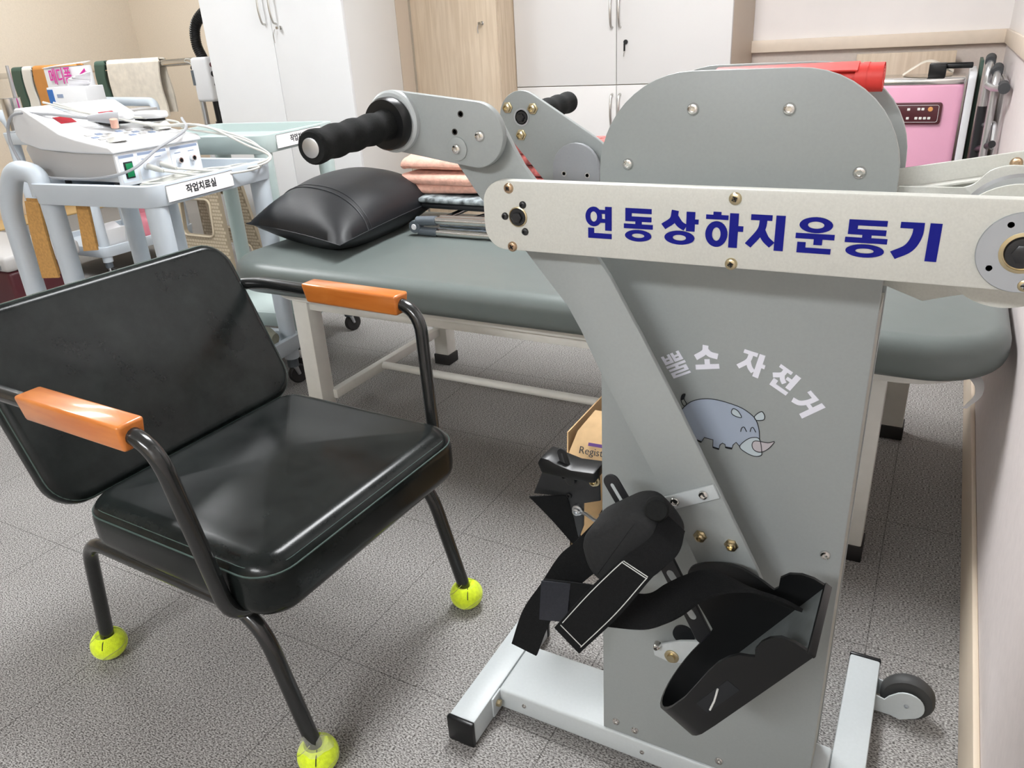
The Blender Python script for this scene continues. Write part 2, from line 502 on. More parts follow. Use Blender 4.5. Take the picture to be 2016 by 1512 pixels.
def cushion(bm, L, W, Hh, r, z0, crown=0.012, n=7, m=10, edge=0.02):
    """upholstered slab: rounded-rectangle plan centred on the origin, rounded rims, crowned top"""
    def ring(off, z):
        rr = max(r + off, 0.004)
        return [bm.verts.new((x, y, z)) for x, y in rrect(-L / 2 - off, -W / 2 - off, L / 2 + off, W / 2 + off, rr, n)]
    rings = []
    for i in range(m + 1):
        t = math.pi / 2 * i / m
        rings.append(ring(-edge * (1 - math.sin(t)) if i < m else 0, z0 + edge * (1 - math.cos(t))))
    for i in range(m + 1):
        t = math.pi / 2 * i / m
        rings.append(ring(-edge * (1 - math.cos(t)), z0 + Hh - edge * (1 - math.sin(t))))
    for k in (0.1, 0.22, 0.34, 0.46, 0.58, 0.70, 0.80, 0.90, 0.96):
        off = -edge - k * (min(L, W) / 2 - edge)
        rg = ring(off, z0 + Hh)
        for v in rg:
            v.co.z += crown * max(0, 1 - abs(2 * v.co.x / (L - 2 * edge)) ** 2.2) * max(0, 1 - abs(2 * v.co.y / (W - 2 * edge)) ** 2.2)
        rings.append(rg)
    for A, D in zip(rings[:-1], rings[1:]):
        N = len(A)
        for k in range(N):
            bm.faces.new((A[k], A[(k + 1) % N], D[(k + 1) % N], D[k]))
    bm.faces.new(list(reversed(rings[0]))); bm.faces.new(rings[-1])
    return bm

def place(bm, mtx):
    bm.transform(mtx); return bm

def frame(origin, xax, yax):
    x = Vector(xax).normalized(); y = Vector(yax); y = (y - x * y.dot(x)).normalized(); z = x.cross(y)
    m = Matrix((x, y, z)).transposed().to_4x4()
    return Matrix.Translation(origin) @ m

def text(name, body, size, m, mtx, parent, thick=0.0002, off=0.0, sx=1.0):
    cu = bpy.data.curves.new(name, 'FONT')
    cu.body = body; cu.size = size; cu.align_x = 'CENTER'; cu.align_y = 'CENTER'
    cu.extrude = thick; cu.offset = off; cu.resolution_u = 3
    t = bpy.data.objects.new(name, cu)
    C.objects.link(t)
    bpy.context.view_layer.update()
    dg = bpy.context.evaluated_depsgraph_get()
    me = bpy.data.meshes.new_from_object(t.evaluated_get(dg))
    bpy.data.objects.remove(t)
    me.name = name
    me.transform(mtx @ Matrix.Diagonal((sx, 1, 1, 1)))
    if parent is not None:
        me.transform(rootmat(parent).inverted())
    me.materials.clear(); me.materials.append(m)
    o = bpy.data.objects.new(name, me)
    C.objects.link(o)
    if parent is not None: o.parent = parent
    return o

def dome_screw(bm, p, axis, r, h=None):
    h = h or r * 0.6
    lathe(bm, [(r, 0), (r * 0.97, h * 0.35), (r * 0.8, h * 0.8), (r * 0.5, h), (r * 0.42, h), (r * 0.38, h * 0.35), (0, h * 0.3)], p, axis, 18)
    return bm

def screws(parent, pts, axis, r, m, name='screw', h=None):
    for p in pts:
        bm = B(); dome_screw(bm, p, axis, r, h); obj(name, bm, m, parent)

def cross_slot(parent, pts, r):
    for p in pts:
        bm = B(); k = random.uniform(0, 1.5)
        for a in (k, k + math.pi / 2):
            d = Vector((math.cos(a), 0, math.sin(a))) * r
            bar(bm, Vector(p) - d, Vector(p) + d, r * .34, r * .34, up=(0, 1, 0))
        obj('cross_slot', bm, M['ink'], parent)

def hexbolt(bm, p, axis, r, h):
    lathe(bm, [(r, 0), (r, h * 0.8), (r * 0.85, h), (0, h)], p, axis, 6)
    return bm

def stroke(bm, pts, wd, y0, y1, fx):
    """flat stroke of width wd along 2-D points, mapped by fx into (x,z), extruded in y"""
    P = [Vector(p) for p in pts]
    L = []; Rr = []
    for i, p in enumerate(P):
        t = (P[min(i + 1, len(P) - 1)] - P[max(i - 1, 0)]).normalized()
        nn = Vector((-t.y, t.x)) * wd / 2
        L.append(p + nn); Rr.append(p - nn)
    poly = [fx(q) for q in L + list(reversed(Rr))]
    prism(bm, poly, 'y', y0, y1)

def ringglyph(bm, c, ro, ri, y0, y1, fx, n=28):
    out = [fx(Vector(q)) for q in circle2(c[0], c[1], ro[0], n, ro[1])]
    inn = [fx(Vector(q)) for q in circle2(c[0], c[1], ri[0], n, ri[1])]
    for y in (y0, y1):
        a = [bm.verts.new((u, y, v)) for u, v in out]; b_ = [bm.verts.new((u, y, v)) for u, v in inn]
        for i in range(n):
            j = (i + 1) % n
            bm.faces.new((a[i], a[j], b_[j], b_[i]))

HANGUL = {   # strokes of each syllable in a unit box: ('r',x0,y0,x1,y1) bar, ('o',cx,cy,rx,ry,ix,iy) ring, ('l',width,points) line
 'yeon': [('o', .31, .68, .31, .31, .13, .16), ('r', .74, .26, .98, 1), ('r', .5, .78, .76, .9), ('r', .5, .5, .76, .62), ('r', .1, .0, .32, .32), ('r', .1, .0, .98, .16)],
 'dong': [('r', .05, .85, .95, 1), ('r', .05, .6, .27, 1), ('r', .05, .6, .95, .75), ('r', .4, .45, .62, .62), ('r', 0, .38, 1, .52), ('o', .5, .165, .46, .18, .22, .07)],
 'sang': [('l', .2, [(.36, 1), (.3, .72), (.03, .5)]), ('l', .2, [(.36, .8), (.5, .6), (.66, .5)]), ('r', .68, .4, .92, .98), ('r', .9, .62, 1.02, .76), ('o', .5, .19, .43, .21, .19, .09)],
 'ha': [('r', .2, .9, .42, 1.02), ('r', 0, .8, .62, .93), ('o', .31, .37, .31, .38, .12, .2), ('r', .66, 0, .9, 1), ('r', .88, .48, 1.04, .64)],
 'ji': [('r', .06, .84, .62, 1), ('l', .2, [(.4, .9), (.34, .55), (.02, .1)]), ('l', .2, [(.36, .55), (.48, .32), (.66, .15)]), ('r', .72, 0, .96, 1)],
 'un': [('o', .5, .79, .43, .22, .21, .1), ('r', 0, .4, 1, .55), ('r', .48, .24, .7, .45), ('r', .06, 0, .28, .3), ('r', .06, 0, .94, .15)],
 'gi': [('r', .1, .84, .6, 1), ('l', .23, [(.49, 1), (.48, .65), (.34, .32), (.02, .1)]), ('r', .72, 0, .97, 1)],
 'ppul': [('r', .02, .62, .16, 1), ('r', .34, .62, .47, 1), ('r', .02, .62, .47, .74), ('r', .02, .8, .47, .88), ('r', .53, .62, .66, 1), ('r', .84, .62, .98, 1), ('r', .53, .62, .98, .74), ('r', .53, .8, .98, .88), ('r', 0, .46, 1, .56), ('r', .42, .34, .58, .5), ('r', .04, .3, .96, .39), ('r', .78, .16, .96, .36), ('r', .04, .15, .96, .24), ('r', .04, 0, .22, .2), ('r', .04, 0, .96, .09)],
 'so': [('l', .24, [(.5, 1), (.42, .72), (.03, .5)]), ('l', .24, [(.5, .78), (.66, .62), (.97, .52)]), ('r', .4, .12, .62, .42), ('r', 0, 0, 1, .2)],
 'ja': [('r', .04, .84, .62, 1), ('l', .2, [(.36, .9), (.32, .55), (.02, .16)]), ('l', .2, [(.34, .55), (.48, .32), (.66, .18)]), ('r', .68, 0, .92, 1), ('r', .9, .46, 1.04, .62)],
 'jeon': [('r', .04, .86, .6, 1), ('l', .2, [(.34, .9), (.3, .65), (.02, .42)]), ('l', .2, [(.33, .65), (.44, .5), (.6, .4)]), ('r', .74, .28, .98, 1), ('r', .54, .58, .78, .72), ('r', .12, 0, .34, .34), ('r', .12, 0, .98, .17)],
 'geo': [('r', .04, .82, .56, 1), ('l', .22, [(.46, 1), (.44, .6), (.3, .25), (.02, .06)]), ('r', .74, 0, .98, 1), ('r', .48, .44, .78, .6)],
}
def hangul(bm, key, fx, y0, y1):
    for k_, s in enumerate(HANGUL[key]):
        y0 -= .00004
        if s[0] == 'r':
            prism(bm, [fx(Vector(q)) for q in ((s[1], s[2]), (s[3], s[2]), (s[3], s[4]), (s[1], s[4]))], 'y', y0, y1)
        elif s[0] == 'o':
            ringglyph(bm, (s[1], s[2]), (s[3], s[4]), (s[5], s[6]), y0, y1, fx)
        else:
            pts = [(p.x, p.y) for p in catmull([Vector((a, b_, 0)) for a, b_ in s[2]], 5)]
            stroke(bm, pts, s[1], y0, y1, fx)
# ------------------------------------------------------------------ the room
XL, XR, YB, YF, YL = -6.43, 0.176, 4.48, -4.2, 5.0   # the left part of the back wall stands further back
bm = B(); box(bm, (XL - .1, YF - .1, -.1), (XR + .1, YL + .1, 0)); struct('floor', bm, M['carpet'])
bm = B(); box(bm, (XL - .1, YF - .1, CEIL), (XR + .1, YL + .1, CEIL + .1)); struct('ceiling', bm, M['ceiling'])
bm = B(); box(bm, (XL - .1, YL, 0), (-2.3, YL + .1, CEIL)); struct('wall_back', bm, M['wall'])
bm = B(); box(bm, (-2.3, YB, 0), (XR + .1, YL + .1, 0.985)); struct('wall_back', bm, M['wall_back'])
bm = B(); box(bm, (-2.3, YB, 0.985), (XR + .1, YL + .1, CEIL)); struct('wall_back', bm, M['wall_white'])
bm = B(); box(bm, (XL - .1, YF - .1, 0), (XL, YL, CEIL)); struct('wall_left', bm, M['wall'])
bm = B(); box(bm, (XR, YF - .1, 0), (XR + .1, YB, 0.985)); struct('wall_right', bm, M['wall_right'])
bm = B(); box(bm, (XR, YF - .1, 0.985), (XR + .1, YB, CEIL)); struct('wall_right', bm, M['wall_white'])
bm = B(); box(bm, (XL - .1, YF - .1, 0), (XR + .1, YF, CEIL)); struct('wall_front', bm, M['wall'])
bm = B(); box(bm, (-2.3, YB - .03, 0.953), (XR, YB, 1.012)); struct('trim_1', bm, M['trim'], bevel=.004)
bm = B(); box(bm, (XR - .012, YF, 0.953), (XR, YB - .03, 1.012)); struct('trim_2', bm, M['trim'], bevel=.003)
bm = B(); box(bm, (XR - .010, YF, 0), (XR, YB, 0.125)); struct('baseboard_right', bm, M['base'], bevel=.003)
bm = B(); box(bm, (XL, YF, 0), (XL + .015, YL, 0.09)); struct('baseboard_left', bm, M['base'], bevel=.003)
bm = B(); box(bm, (XL, YL - .015, 0), (-2.3, YL, 0.09)); struct('baseboard_back', bm, M['base'], bevel=.003)
bm = B(); box(bm, (XL + .015, YF, 0), (XL + .40, YL - .015, 0.012)); struct('trim_3', bm, M['yellow_wood'], bevel=.003)

for i, (lx, ly, lk, lo) in enumerate(LAMPS):
    t = thing('ceiling_light', 'flat rectangular ceiling light with a bright white diffuser', 'ceiling light', (lx, ly, CEIL), 0, 'ceiling lights of the room')
    a, b_ = (LAMP_SIZE[1] / 2, LAMP_SIZE[0] / 2) if lo else (LAMP_SIZE[0] / 2, LAMP_SIZE[1] / 2)
    bm = B(); box(bm, (lx - a - .03, ly - b_ - .03, CEIL - .035), (lx + a + .03, ly + b_ + .03, CEIL)); obj('housing', bm, M['housing'], t, bevel=.006)
    bm = B(); box(bm, (lx - a, ly - b_, CEIL - .042), (lx + a, ly + b_, CEIL - .034)); obj('diffuser', bm, mat('lamp_diffuser', (0.97, 0.985, 1.0), 0.5, emit=LAMP_POWER * lk), t)

# ------------------------------------------------------------------ the linked arm and leg exerciser
mc = thing('exercise_machine', 'grey upright arm and leg exercise machine with blue lettered cream bar', 'exercise machine', (-0.194, 0.917, 0))
GR, GD, LT = M['mgrey'], M['mgrey_d'], M['mlight']
# base
bm = B(); box(bm, (-.550, .857, .012), (-.014, .977, .055)); base = obj('base_beam', bm, LT, mc, bevel=.005, seg=3)
screws(base, [(-.50, .857, .036), (-.285, .857, .034), (-.07, .857, .034)], (0, -1, 0), .0042, M['chrome'])
bm = B(); box(bm, (-.601, .775, .003), (-.5515, 1.058, .0535)); ft = obj('foot_tube', bm, LT, mc, bevel=.004)
bm = B(); box(bm, (-.602, .766, .002), (-.5505, .7755, .0545)); obj('end_cap', bm, M['black_p'], ft, bevel=.003)
bm = B(); box(bm, (-.602, 1.0575, .002), (-.5505, 1.067, .0545)); obj('end_cap', bm, M['black_p'], ft, bevel=.003)
bm = B(); box(bm, (-.5515, .832, .010), (-.5475, .862, .052)); obj('fixing_plate', bm, LT, ft, bevel=.0015)
bm = B(); hexbolt(bm, (-.5475, .846, .034), (1, 0, 0), .0065, .007); obj('bolt', bm, M['brass'], ft)
for yy in (.80, .895):
    bm = B(); lathe(bm, [(.006, 0), (.006, .006), (.004, .008), (0, .008)], (-.601, yy, .030), (-1, 0, 0)); obj('rubber_plug', bm, M['rubber'], ft)
bm = B(); box(bm, (-.0135, .60, .003), (.0365, 1.203, .0535)); ft = obj('foot_tube', bm, LT, mc, bevel=.004)
bm = B(); box(bm, (-.0145, 1.2025, .002), (.0375, 1.210, .0545)); obj('end_cap', bm, M['black_p'], ft, bevel=.003)
bm = B(); box(bm, (-.0145, .592, .002), (.0375, .6005, .0545)); obj('end_cap', bm, M['black_p'], ft, bevel=.003)
bm = B(); lathe(bm, [(.008, 0), (.008, .012), (.006, .016), (0, .016)], (-.0135, .905, .036), (-1, 0, 0)); obj('rubber_plug', bm, M['rubber'], ft)
# transport castor on the right foot
cw = (.084, 1.150, .042)
bm = B(); lathe(bm, [(.010, -.013), (.030, -.013), (.038, -.012), (.042, -.006), (.042, .006), (.038, .012), (.030, .013), (.010, .013)], cw, (0, 1, 0), 36)
wh = obj('castor_wheel', bm, M['wheel'], mc)
bm = B(); prism(bm, [(.0365, .010), (.062, .010), (.078, .006)] + [(cw[0] + .027 * math.cos(math.radians(a)), .040 + .027 * math.sin(math.radians(a))) for a in range(-70, 140, 15)] + [(.056, .050), (.050, .040), (.0365, .044)], 'y', 1.128, 1.131)
obj('fork_plate', bm, LT, wh, bevel=.0006, seg=1)
bm = B(); prism(bm, [(.0365, .010), (.062, .010), (.078, .006)] + [(cw[0] + .027 * math.cos(math.radians(a)), .040 + .027 * math.sin(math.radians(a))) for a in range(-70, 140, 15)] + [(.056, .050), (.050, .040), (.0365, .044)], 'y', 1.169, 1.172)
obj('fork_plate', bm, LT, wh, bevel=.0006, seg=1)
bm = B(); dome_screw(bm, (cw[0], 1.128, .040), (0, -1, 0), .004); obj('axle_bolt', bm, M['zinc'], wh)

# the two side panels with rounded shoulders
pan = rrect(-.352, .058, -.036, 1.057, (0, 0, .105, .105), 12)
bm = B(); prism(bm, pan, 'y', .858, .866); front = obj('front_panel', bm, GR, mc, bevel=.0012)
screws(front, [(-.244, .858, 1.019), (-.145, .858, 1.018), (-.317, .858, .960), (-.072, .858, .957), (-.055, .858, .494), (-.330, .858, .080), (-.298, .858, .076), (-.163, .858, .077)], (0, -1, 0), .0066, M['chrome'])
bm = B(); prism(bm, pan, 'y', .972, .980); rear = obj('rear_panel', bm, GR, mc, bevel=.0012)
bm = B(); box(bm, (-.3505, .8662, .056), (-.0375, .9718, .80)); obj('core_box', bm, M['edge'], mc)
# white arched lettering and the rhinoceros emblem on the front panel
Yp = .858
bm = B()
quads = dict(ppul=[(-.2724, .7272), (-.2497, .7399), (-.2324, .7137), (-.2554, .7011)], so=[(-.2314, .749), (-.203, .7529), (-.199, .7235), (-.2275, .7178)],
             ja=[(-.1724, .7527), (-.145, .7471), (-.1512, .7173), (-.1793, .7253)], jeon=[(-.1303, .7405), (-.1051, .7255), (-.1201, .7011), (-.1427, .7142)], geo=[(-.0946, .7132), (-.0756, .6935), (-.0997, .6747), (-.1141, .697)])
for key, q in quads.items():
    tl, tr, br, bl = [Vector(v) for v in q]
    def fx(p, tl=tl, tr=tr, br=br, bl=bl):
        a = bl + (br - bl) * p.x; c = tl + (tr - tl) * p.x
        r_ = a + (c - a) * p.y
        return (r_.x, r_.y)
    hangul(bm, key, fx, Yp - .0006, Yp)
obj('white_lettering', bm, M['white_v'], front, label='white arched lettering')
Rh = dict(
 back=[(-.2455, .6567), (-.2375, .668), (-.2276, .6761), (-.2139, .6809), (-.2003, .6819), (-.1855, .6802), (-.1707, .6768), (-.1608, .6718), (-.1532, .6657), (-.149, .6577), (-.1465, .6479), (-.1453, .637)],
 muzzle=[(-.1454, .6384), (-.1537, .6392), (-.1617, .6336), (-.1683, .623), (-.1593, .6164), (-.1494, .6139), (-.1423, .6166), (-.1415, .6217)],
 horn=[(-.128, .6389), (-.1354, .6356), (-.1498, .6354), (-.1536, .6304), (-.1519, .6237), (-.1462, .6207), (-.1392, .6229), (-.1326, .6299)],
 earR=[(-.1534, .6684), (-.1463, .6759), (-.1425, .6725), (-.1418, .6679), (-.1437, .6649), (-.1513, .6634)],
 earL=[(-.179, .6739), (-.1734, .6715), (-.1687, .6639), (-.1747, .6637), (-.18, .6661), (-.1812, .67)],
 tail=[(-.24, .6662), (-.2441, .6732), (-.2431, .681), (-.2393, .6827), (-.2404, .6759), (-.2369, .6696)],
 belly=[(-.1684, .6237), (-.173, .6284), (-.1765, .6241), (-.1777, .6177), (-.1854, .6179), (-.1863, .6227), (-.1895, .6238), (-.1925, .6207), (-.1934, .6143), (-.2011, .6155), (-.2013, .626), (-.2125, .627), (-.216, .6196), (-.2258, .6209), (-.2293, .6275)],
 eye1=[(-.1685, .6441), (-.1677, .6492), (-.1648, .6511), (-.1614, .6455)], eye2=[(-.1572, .6464), (-.1563, .6514), (-.154, .6526), (-.1506, .647)])
def sm(p, n=4, closed=False):
    return [(v.x, v.y) for v in catmull([Vector((a, b_, 0)) for a, b_ in p], n, closed)]
body = sm(Rh['back']) + [(-.1535, .6392), (-.1617, .6336)] + Rh['belly'] + [(-.2440, .640)]
bm = B(); prism(bm, body, 'y', Yp - .0005, Yp); rh = obj('rhinoceros_emblem', bm, M['rhino'], front, label='pale blue cartoon rhinoceros emblem')
bm = B(); prism(bm, sm(Rh['muzzle'], 4, True), 'y', Yp - .0008, Yp - .0005); obj('muzzle', bm, M['rhino2'], rh)
bm = B(); prism(bm, sm(Rh['horn'], 4, False), 'y', Yp - .0010, Yp - .0008); obj('horn', bm, M['rhino3'], rh)
bm = B(); prism(bm, sm(Rh['earR'], 3, True), 'y', Yp - .0008, Yp - .0002); prism(bm, sm(Rh['earL'], 3, True), 'y', Yp - .0008, Yp - .0005); obj('ear', bm, M['rhino2'], rh)
bm = B(); idf = lambda q: (q.x, q.y)
lw = .00085
stroke(bm, sm(Rh['back']), lw, Yp - .0012, Yp - .0008, idf)
stroke(bm, Rh['belly'], lw, Yp - .0012, Yp - .0008, idf)
for k in ('muzzle', 'horn', 'earR', 'earL', 'tail'):
    s_ = sm(Rh[k], 4, True); stroke(bm, s_ + [s_[0]], lw, Yp - .0014, Yp - .0010, idf)
for k in ('eye1', 'eye2'):
    stroke(bm, sm(Rh[k]), lw, Yp - .0012, Yp - .0008, idf)
for q in ([(-.2225, .6215), (-.216, .6196)], [(-.2011, .6155), (-.1934, .6143)], [(-.1854, .6187), (-.1777, .6187)]):
    stroke(bm, q, .0022, Yp - .0012, Yp - .0008, idf)
prism(bm, [(-.2441, .6732), (-.2431, .681), (-.2393, .6827), (-.2404, .6755)], 'y', Yp - .0012, Yp - .0008)
obj('outline', bm, M['ink'], rh)

# long swinging lever in front of the panel
lev = [(-.440, 1.013), (-.425, .985), (-.415, .968), (-.399, .949), (-.357, .908), (-.326, .869), (-.311, .848), (-.299, .827), (-.287, .806), (-.274, .784), (-.224, .694), (-.178, .607), (-.122, .499), (-.112, .476), (-.116, .456), (-.135, .446), (-.158, .452), (-.178, .468), (-.195, .489),
       (-.240, .577), (-.280, .650), (-.324, .731), (-.348, .780), (-.365, .809), (-.400, .850), (-.415, .868), (-.440, .895), (-.474, .930), (-.503, .970), (-.508, .990), (-.500, 1.015), (-.480, 1.030), (-.456, 1.027)]
bm = B(); prism(bm, lev, 'y', .785, .793); lever = obj('swing_lever', bm, LT, mc, bevel=.001)
lever.data.materials[0] = M['mgrey']
screws(lever, [(-.225, .781, .574), (-.191, .781, .592)], (0, -1, 0), .0062, M['chrome'])
for p in ((-.193, .785, .530), (-.155, .785, .528)):
    bm = B(); lathe(bm, [(.0085, 0), (.0085, .002), (.006, .003), (.006, .006), (.0035, .007), (.003, .003), (0, .003)], p, (0, -1, 0), 6); obj('nut', bm, M['brass'], lever)
bm = B(); bar(bm, (-.240, .783, .565), (-.176, .783, .600), .0185, .004, up=(0, 1, 0)); obj('link_strip', bm, LT, lever, bevel=.001)
bm = B(); cyl(bm, (-.405, .764, .918), (-.405, .785, .918), .014); obj('pivot_shaft', bm, M['steel'], lever)
bm = B(); cyl(bm, (-.205, .793, .56), (-.205, .858, .56), .010); obj('pivot_shaft', bm, M['steel'], lever)

# cream cover bar with the blue lettering
bp = rrect(-.449, .8795, .1115, .957, (.026, .034, .034, .026), 8)
bm = B(); prism(bm, bp, 'y', .750, .764); cover = obj('cover_bar', bm, M['cream'], mc, bevel=.0018, seg=2, label='cream cover bar with blue Korean lettering')
bm = B()
spans = [(-.324, -.294), (-.281, -.250), (-.240, -.204), (-.196, -.161), (-.155, -.120), (-.111, -.077), (-.068, -.033), (-.028, .009)]
for (x0, x1), k in zip(spans, ('yeon', 'dong', 'sang', 'ha', 'ji', 'un', 'dong', 'gi')):
    fx = lambda p, x0=x0, x1=x1: (x0 + (x1 - x0) * p.x, .9005 + .0335 * p.y)
    hangul(bm, k, fx, .7494, .750)
obj('blue_lettering', bm, M['blue'], cover, label='deep blue bold lettering')
screws(cover, [(-.169, .750, .948), (-.169, .750, .884), (.076, .750, .950), (.076, .750, .886)], (0, -1, 0), .0062, M['brass'])
screws(cover, [(-.415, .750, .949), (-.414, .750, .884)], (0, -1, 0), .0058, M['copper'])
cross_slot(cover, [(x_, .7466, z_) for x_, z_ in ((-.169, .948), (-.169, .884), (.076, .950), (.076, .886), (-.415, .949), (-.414, .884))], .0030)
for p in ((-.3985, .750, .9315), (-.4215, .750, .918), (-.397, .750, .902)):
    bm = B(); dome_screw(bm, p, (0, -1, 0), .0042, .003); obj('black_screw', bm, M['black_m'], cover)
bm = B(); lathe(bm, [(.0112, 0), (.0112, .001), (.0098, .0015), (.0098, -.002), (0, -.002)], (-.405, .750, .918), (0, -1, 0)); obj('pivot_ring', bm, M['brass'], cover)
bm = B(); lathe(bm, [(.0092, 0), (.0092, .003), (0, .003)], (-.405, .751, .918), (0, -1, 0)); hexbolt(bm, (-.405, .748, .918), (0, -1, 0), .0062, .004); obj('pivot_bolt', bm, M['black_m'], cover)
hx, hz = .0695, .9135
bm = B(); lathe(bm, [(.034, 0), (.034, .002), (.0335, .0025), (.017, .0025), (.017, -.001), (0, -.001)], (hx, .750, hz), (0, -1, 0), 48); hub = obj('bearing_flange', bm, M['zinc'], cover)
bm = B(); lathe(bm, [(.0172, 0), (.0172, .0035), (.0145, .004), (.0145, .0015), (0, .0015)], (hx, .750, hz), (0, -1, 0), 36); obj('bearing_ring', bm, M['brass'], hub)
bm = B(); lathe(bm, [(.0135, 0), (.0125, .0035), (.009, .004), (0, .004)], (hx, .7485, hz), (0, -1, 0), 36); hexbolt(bm, (hx, .7446, hz), (0, -1, 0), .0082, .003); obj('bearing_bolt', bm, M['black_m'], hub)
for a in (118, 214, 300):
    p = (hx + .026 * math.cos(math.radians(a)), .7477, hz + .026 * math.sin(math.radians(a)))
    bm = B(); lathe(bm, [(.0026, 0), (.0026, .0002), (0, .0002)], p, (0, -1, 0), 16); obj('flange_hole', bm, M['ink'], hub)

# cream linkage housing seen past the panel's right edge
hr = [(-.05, .945), (-.034, .948), (.064, .966), (.125, .977), (.125, .830), (.057, .818), (.003, .801), (-.036, .815), (-.05, .815)]
bm = B(); prism(bm, hr, 'y', .950, .954); prism(bm, [(-.05, .925), (-.034, .928), (.064, .947), (.125, .958), (.125, .955), (.064, .944), (-.034, .925), (-.05, .922)], 'y', .93, .952)
hs = obj('linkage_housing', bm, M['cream'], mc, bevel=.001)
fr = [(-.0365, .938), (.021, .9385)] + sm([(.021, .9385), (.031, .943), (.042, .9555), (.055, .9605), (.067, .961), (.085, .959), (.10, .950)]) + [(.125, .94), (.125, .86), (.054, .833), (.003, .819), (-.0365, .832)]
bm = B(); prism(bm, fr, 'y', .896, .900); obj('inner_plate', bm, M['cream'], hs, bevel=.0008)
bm = B(); lathe(bm, [(.050, 0), (.053, .003), (.050, .006), (.020, .006), (0, .006)], (.070, .862, .907), (0, -1, 0), 48); obj('pulley', bm, M['steel'], hs)
bm = B(); lathe(bm, [(.056, 0), (.056, .004), (0, .004)], (.066, .806, .904), (0, -1, 0), 48); obj('pulley_cover', bm, M['cream'], hs)
bm = B(); cyl(bm, (.0695, .764, .9135), (.0695, .952, .9135), .010); obj('shaft', bm, M['steel'], hs)
bm = B(); dome_screw(bm, (.066, .950, .955), (0, -1, 0), .006); obj('screw', bm, M['copper'], hs)

# near arm with grip
bm = B(); prism(bm, hull2((-.570, 1.0175), .0335, (-.4625, 1.0025), .0355), 'y', .765, .775); arm = obj('hand_arm', bm, GR, mc, bevel=.0012)
screws(arm, [(-.456, .765, 1.0015)], (0, -1, 0), .0062, M['chrome'])
bm = B(); lathe(bm, [(.0128, 0), (.0128, .0018), (.012, .0022), (0, .0022)], (-.4865, .765, .9875), (0, -1, 0), 36); obj('washer', bm, GR, arm)
screws(arm, [(-.4865, .7628, .9875)], (0, -1, 0), .0058, M['chrome'])
for p in ((-.479, .7648, 1.025), (-.4885, .7648, 1.006)):
    bm = B(); lathe(bm, [(.0036, 0), (.0036, .0004), (.0028, .0004), (.0024, 0), (0, 0)], p, (0, -1, 0), 20); obj('bolt_hole', bm, M['dark'], arm)
bm = B(); lathe(bm, [(.0345, 0), (.0345, .006), (.032, .009), (0, .009)], (-.569, .765, 1.0175), (0, -1, 0), 48); obj('hub_flange', bm, LT, arm)
bm = B(); lathe(bm, [(.025, 0), (.029, .002), (.029, .012), (.027, .016), (0, .016)], (-.5675, .756, 1.0165), (0, -1, 0), 48); obj('collar', bm, M['black_p'], arm)
def grip(y0, y1, x0, z0, x1, z1, r, parent, m):
    n = 60; pts = []; rs = []
    for i in range(n + 1):
        t = i / n
        pts.append((x0 + (x1 - x0) * t, y0 + (y1 - y0) * t, z0 + (z1 - z0) * t))
        rr_ = r * (1.0 + .048 * math.cos(t * 2 * math.pi * 4.2))
        if t > .97: rr_ = r * 1.05 * (1 - ((t - .97) / .03) ** 2 * .12)
        rs.append(rr_)
    bm = B(); tube(bm, pts, rs, 28); return obj('foam_grip', bm, m, parent)
g = grip(.742, .600, -.566, 1.016, -.5525, 1.0105, .0166, arm, M['foam'])
bm = B(); lathe(bm, [(.0098, 0), (.0098, .0012), (.009, .0016), (0, .0012)], (-.5525, .600, 1.0105), (.095, -1, -.04), 36); obj('end_disc', bm, M['steel'], g)

# far arm with grip
bm = B(); prism(bm, hull2((-.563, .991), .0365, (-.470, .914), .054), 'y', 1.068, 1.076); arm = obj('hand_arm', bm, GR, mc, bevel=.0012)
for p in ((-.585, 1.068, 1.004), (-.543, 1.068, 1.002), (-.564, 1.068, .965)):
    bm = B(); lathe(bm, [(.0085, 0), (.0085, .0015), (.0065, .002), (.0065, .006), (.004, .007), (.0035, .003), (0, .003)], p, (0, -1, 0), 6); obj('nut', bm, M['brass'], arm)
bm = B(); lathe(bm, [(.0128, 0), (.0128, .0006), (.0105, .0006), (.0105, -.001), (0, -.001)], (-.5625, 1.068, .990), (0, -1, 0), 36); obj('bolt_recess', bm, M['zinc'], arm)
bm = B(); lathe(bm, [(.0088, 0), (.0088, .003), (0, .003)], (-.5615, 1.068, .990), (0, -1, 0)); hexbolt(bm, (-.5615, 1.065, .990), (0, -1, 0), .006, .004); obj('pivot_bolt', bm, M['black_m'], arm)
g = grip(1.076, 1.245, -.560, .990, -.565, .9955, .0165, arm, M['foam'])
al = [(-.507, .80), (-.505, .925)] + [(-.469 + .0365 * math.cos(math.radians(a)), .920 + .0365 * math.sin(math.radians(a))) for a in range(165, -1, -15)] + [(-.430, .80), (-.26, .52), (-.32, .50)]
bm = B(); prism(bm, al, 'y', 1.050, 1.058); fl = obj('swing_lever', bm, GD, mc, bevel=.001)
for p in ((-.487, 1.050, .913), (-.450, 1.050, .9115)):
    bm = B(); lathe(bm, [(.0040, 0), (.0040, .0006), (.0026, .0006), (.0024, 0), (0, 0)], p, (0, -1, 0), 18); obj('screw', bm, M['steel'], fl)
bm = B(); cyl(bm, (-.30, .980, .56), (-.30, 1.050, .56), .012); obj('pivot_shaft', bm, M['steel'], fl)

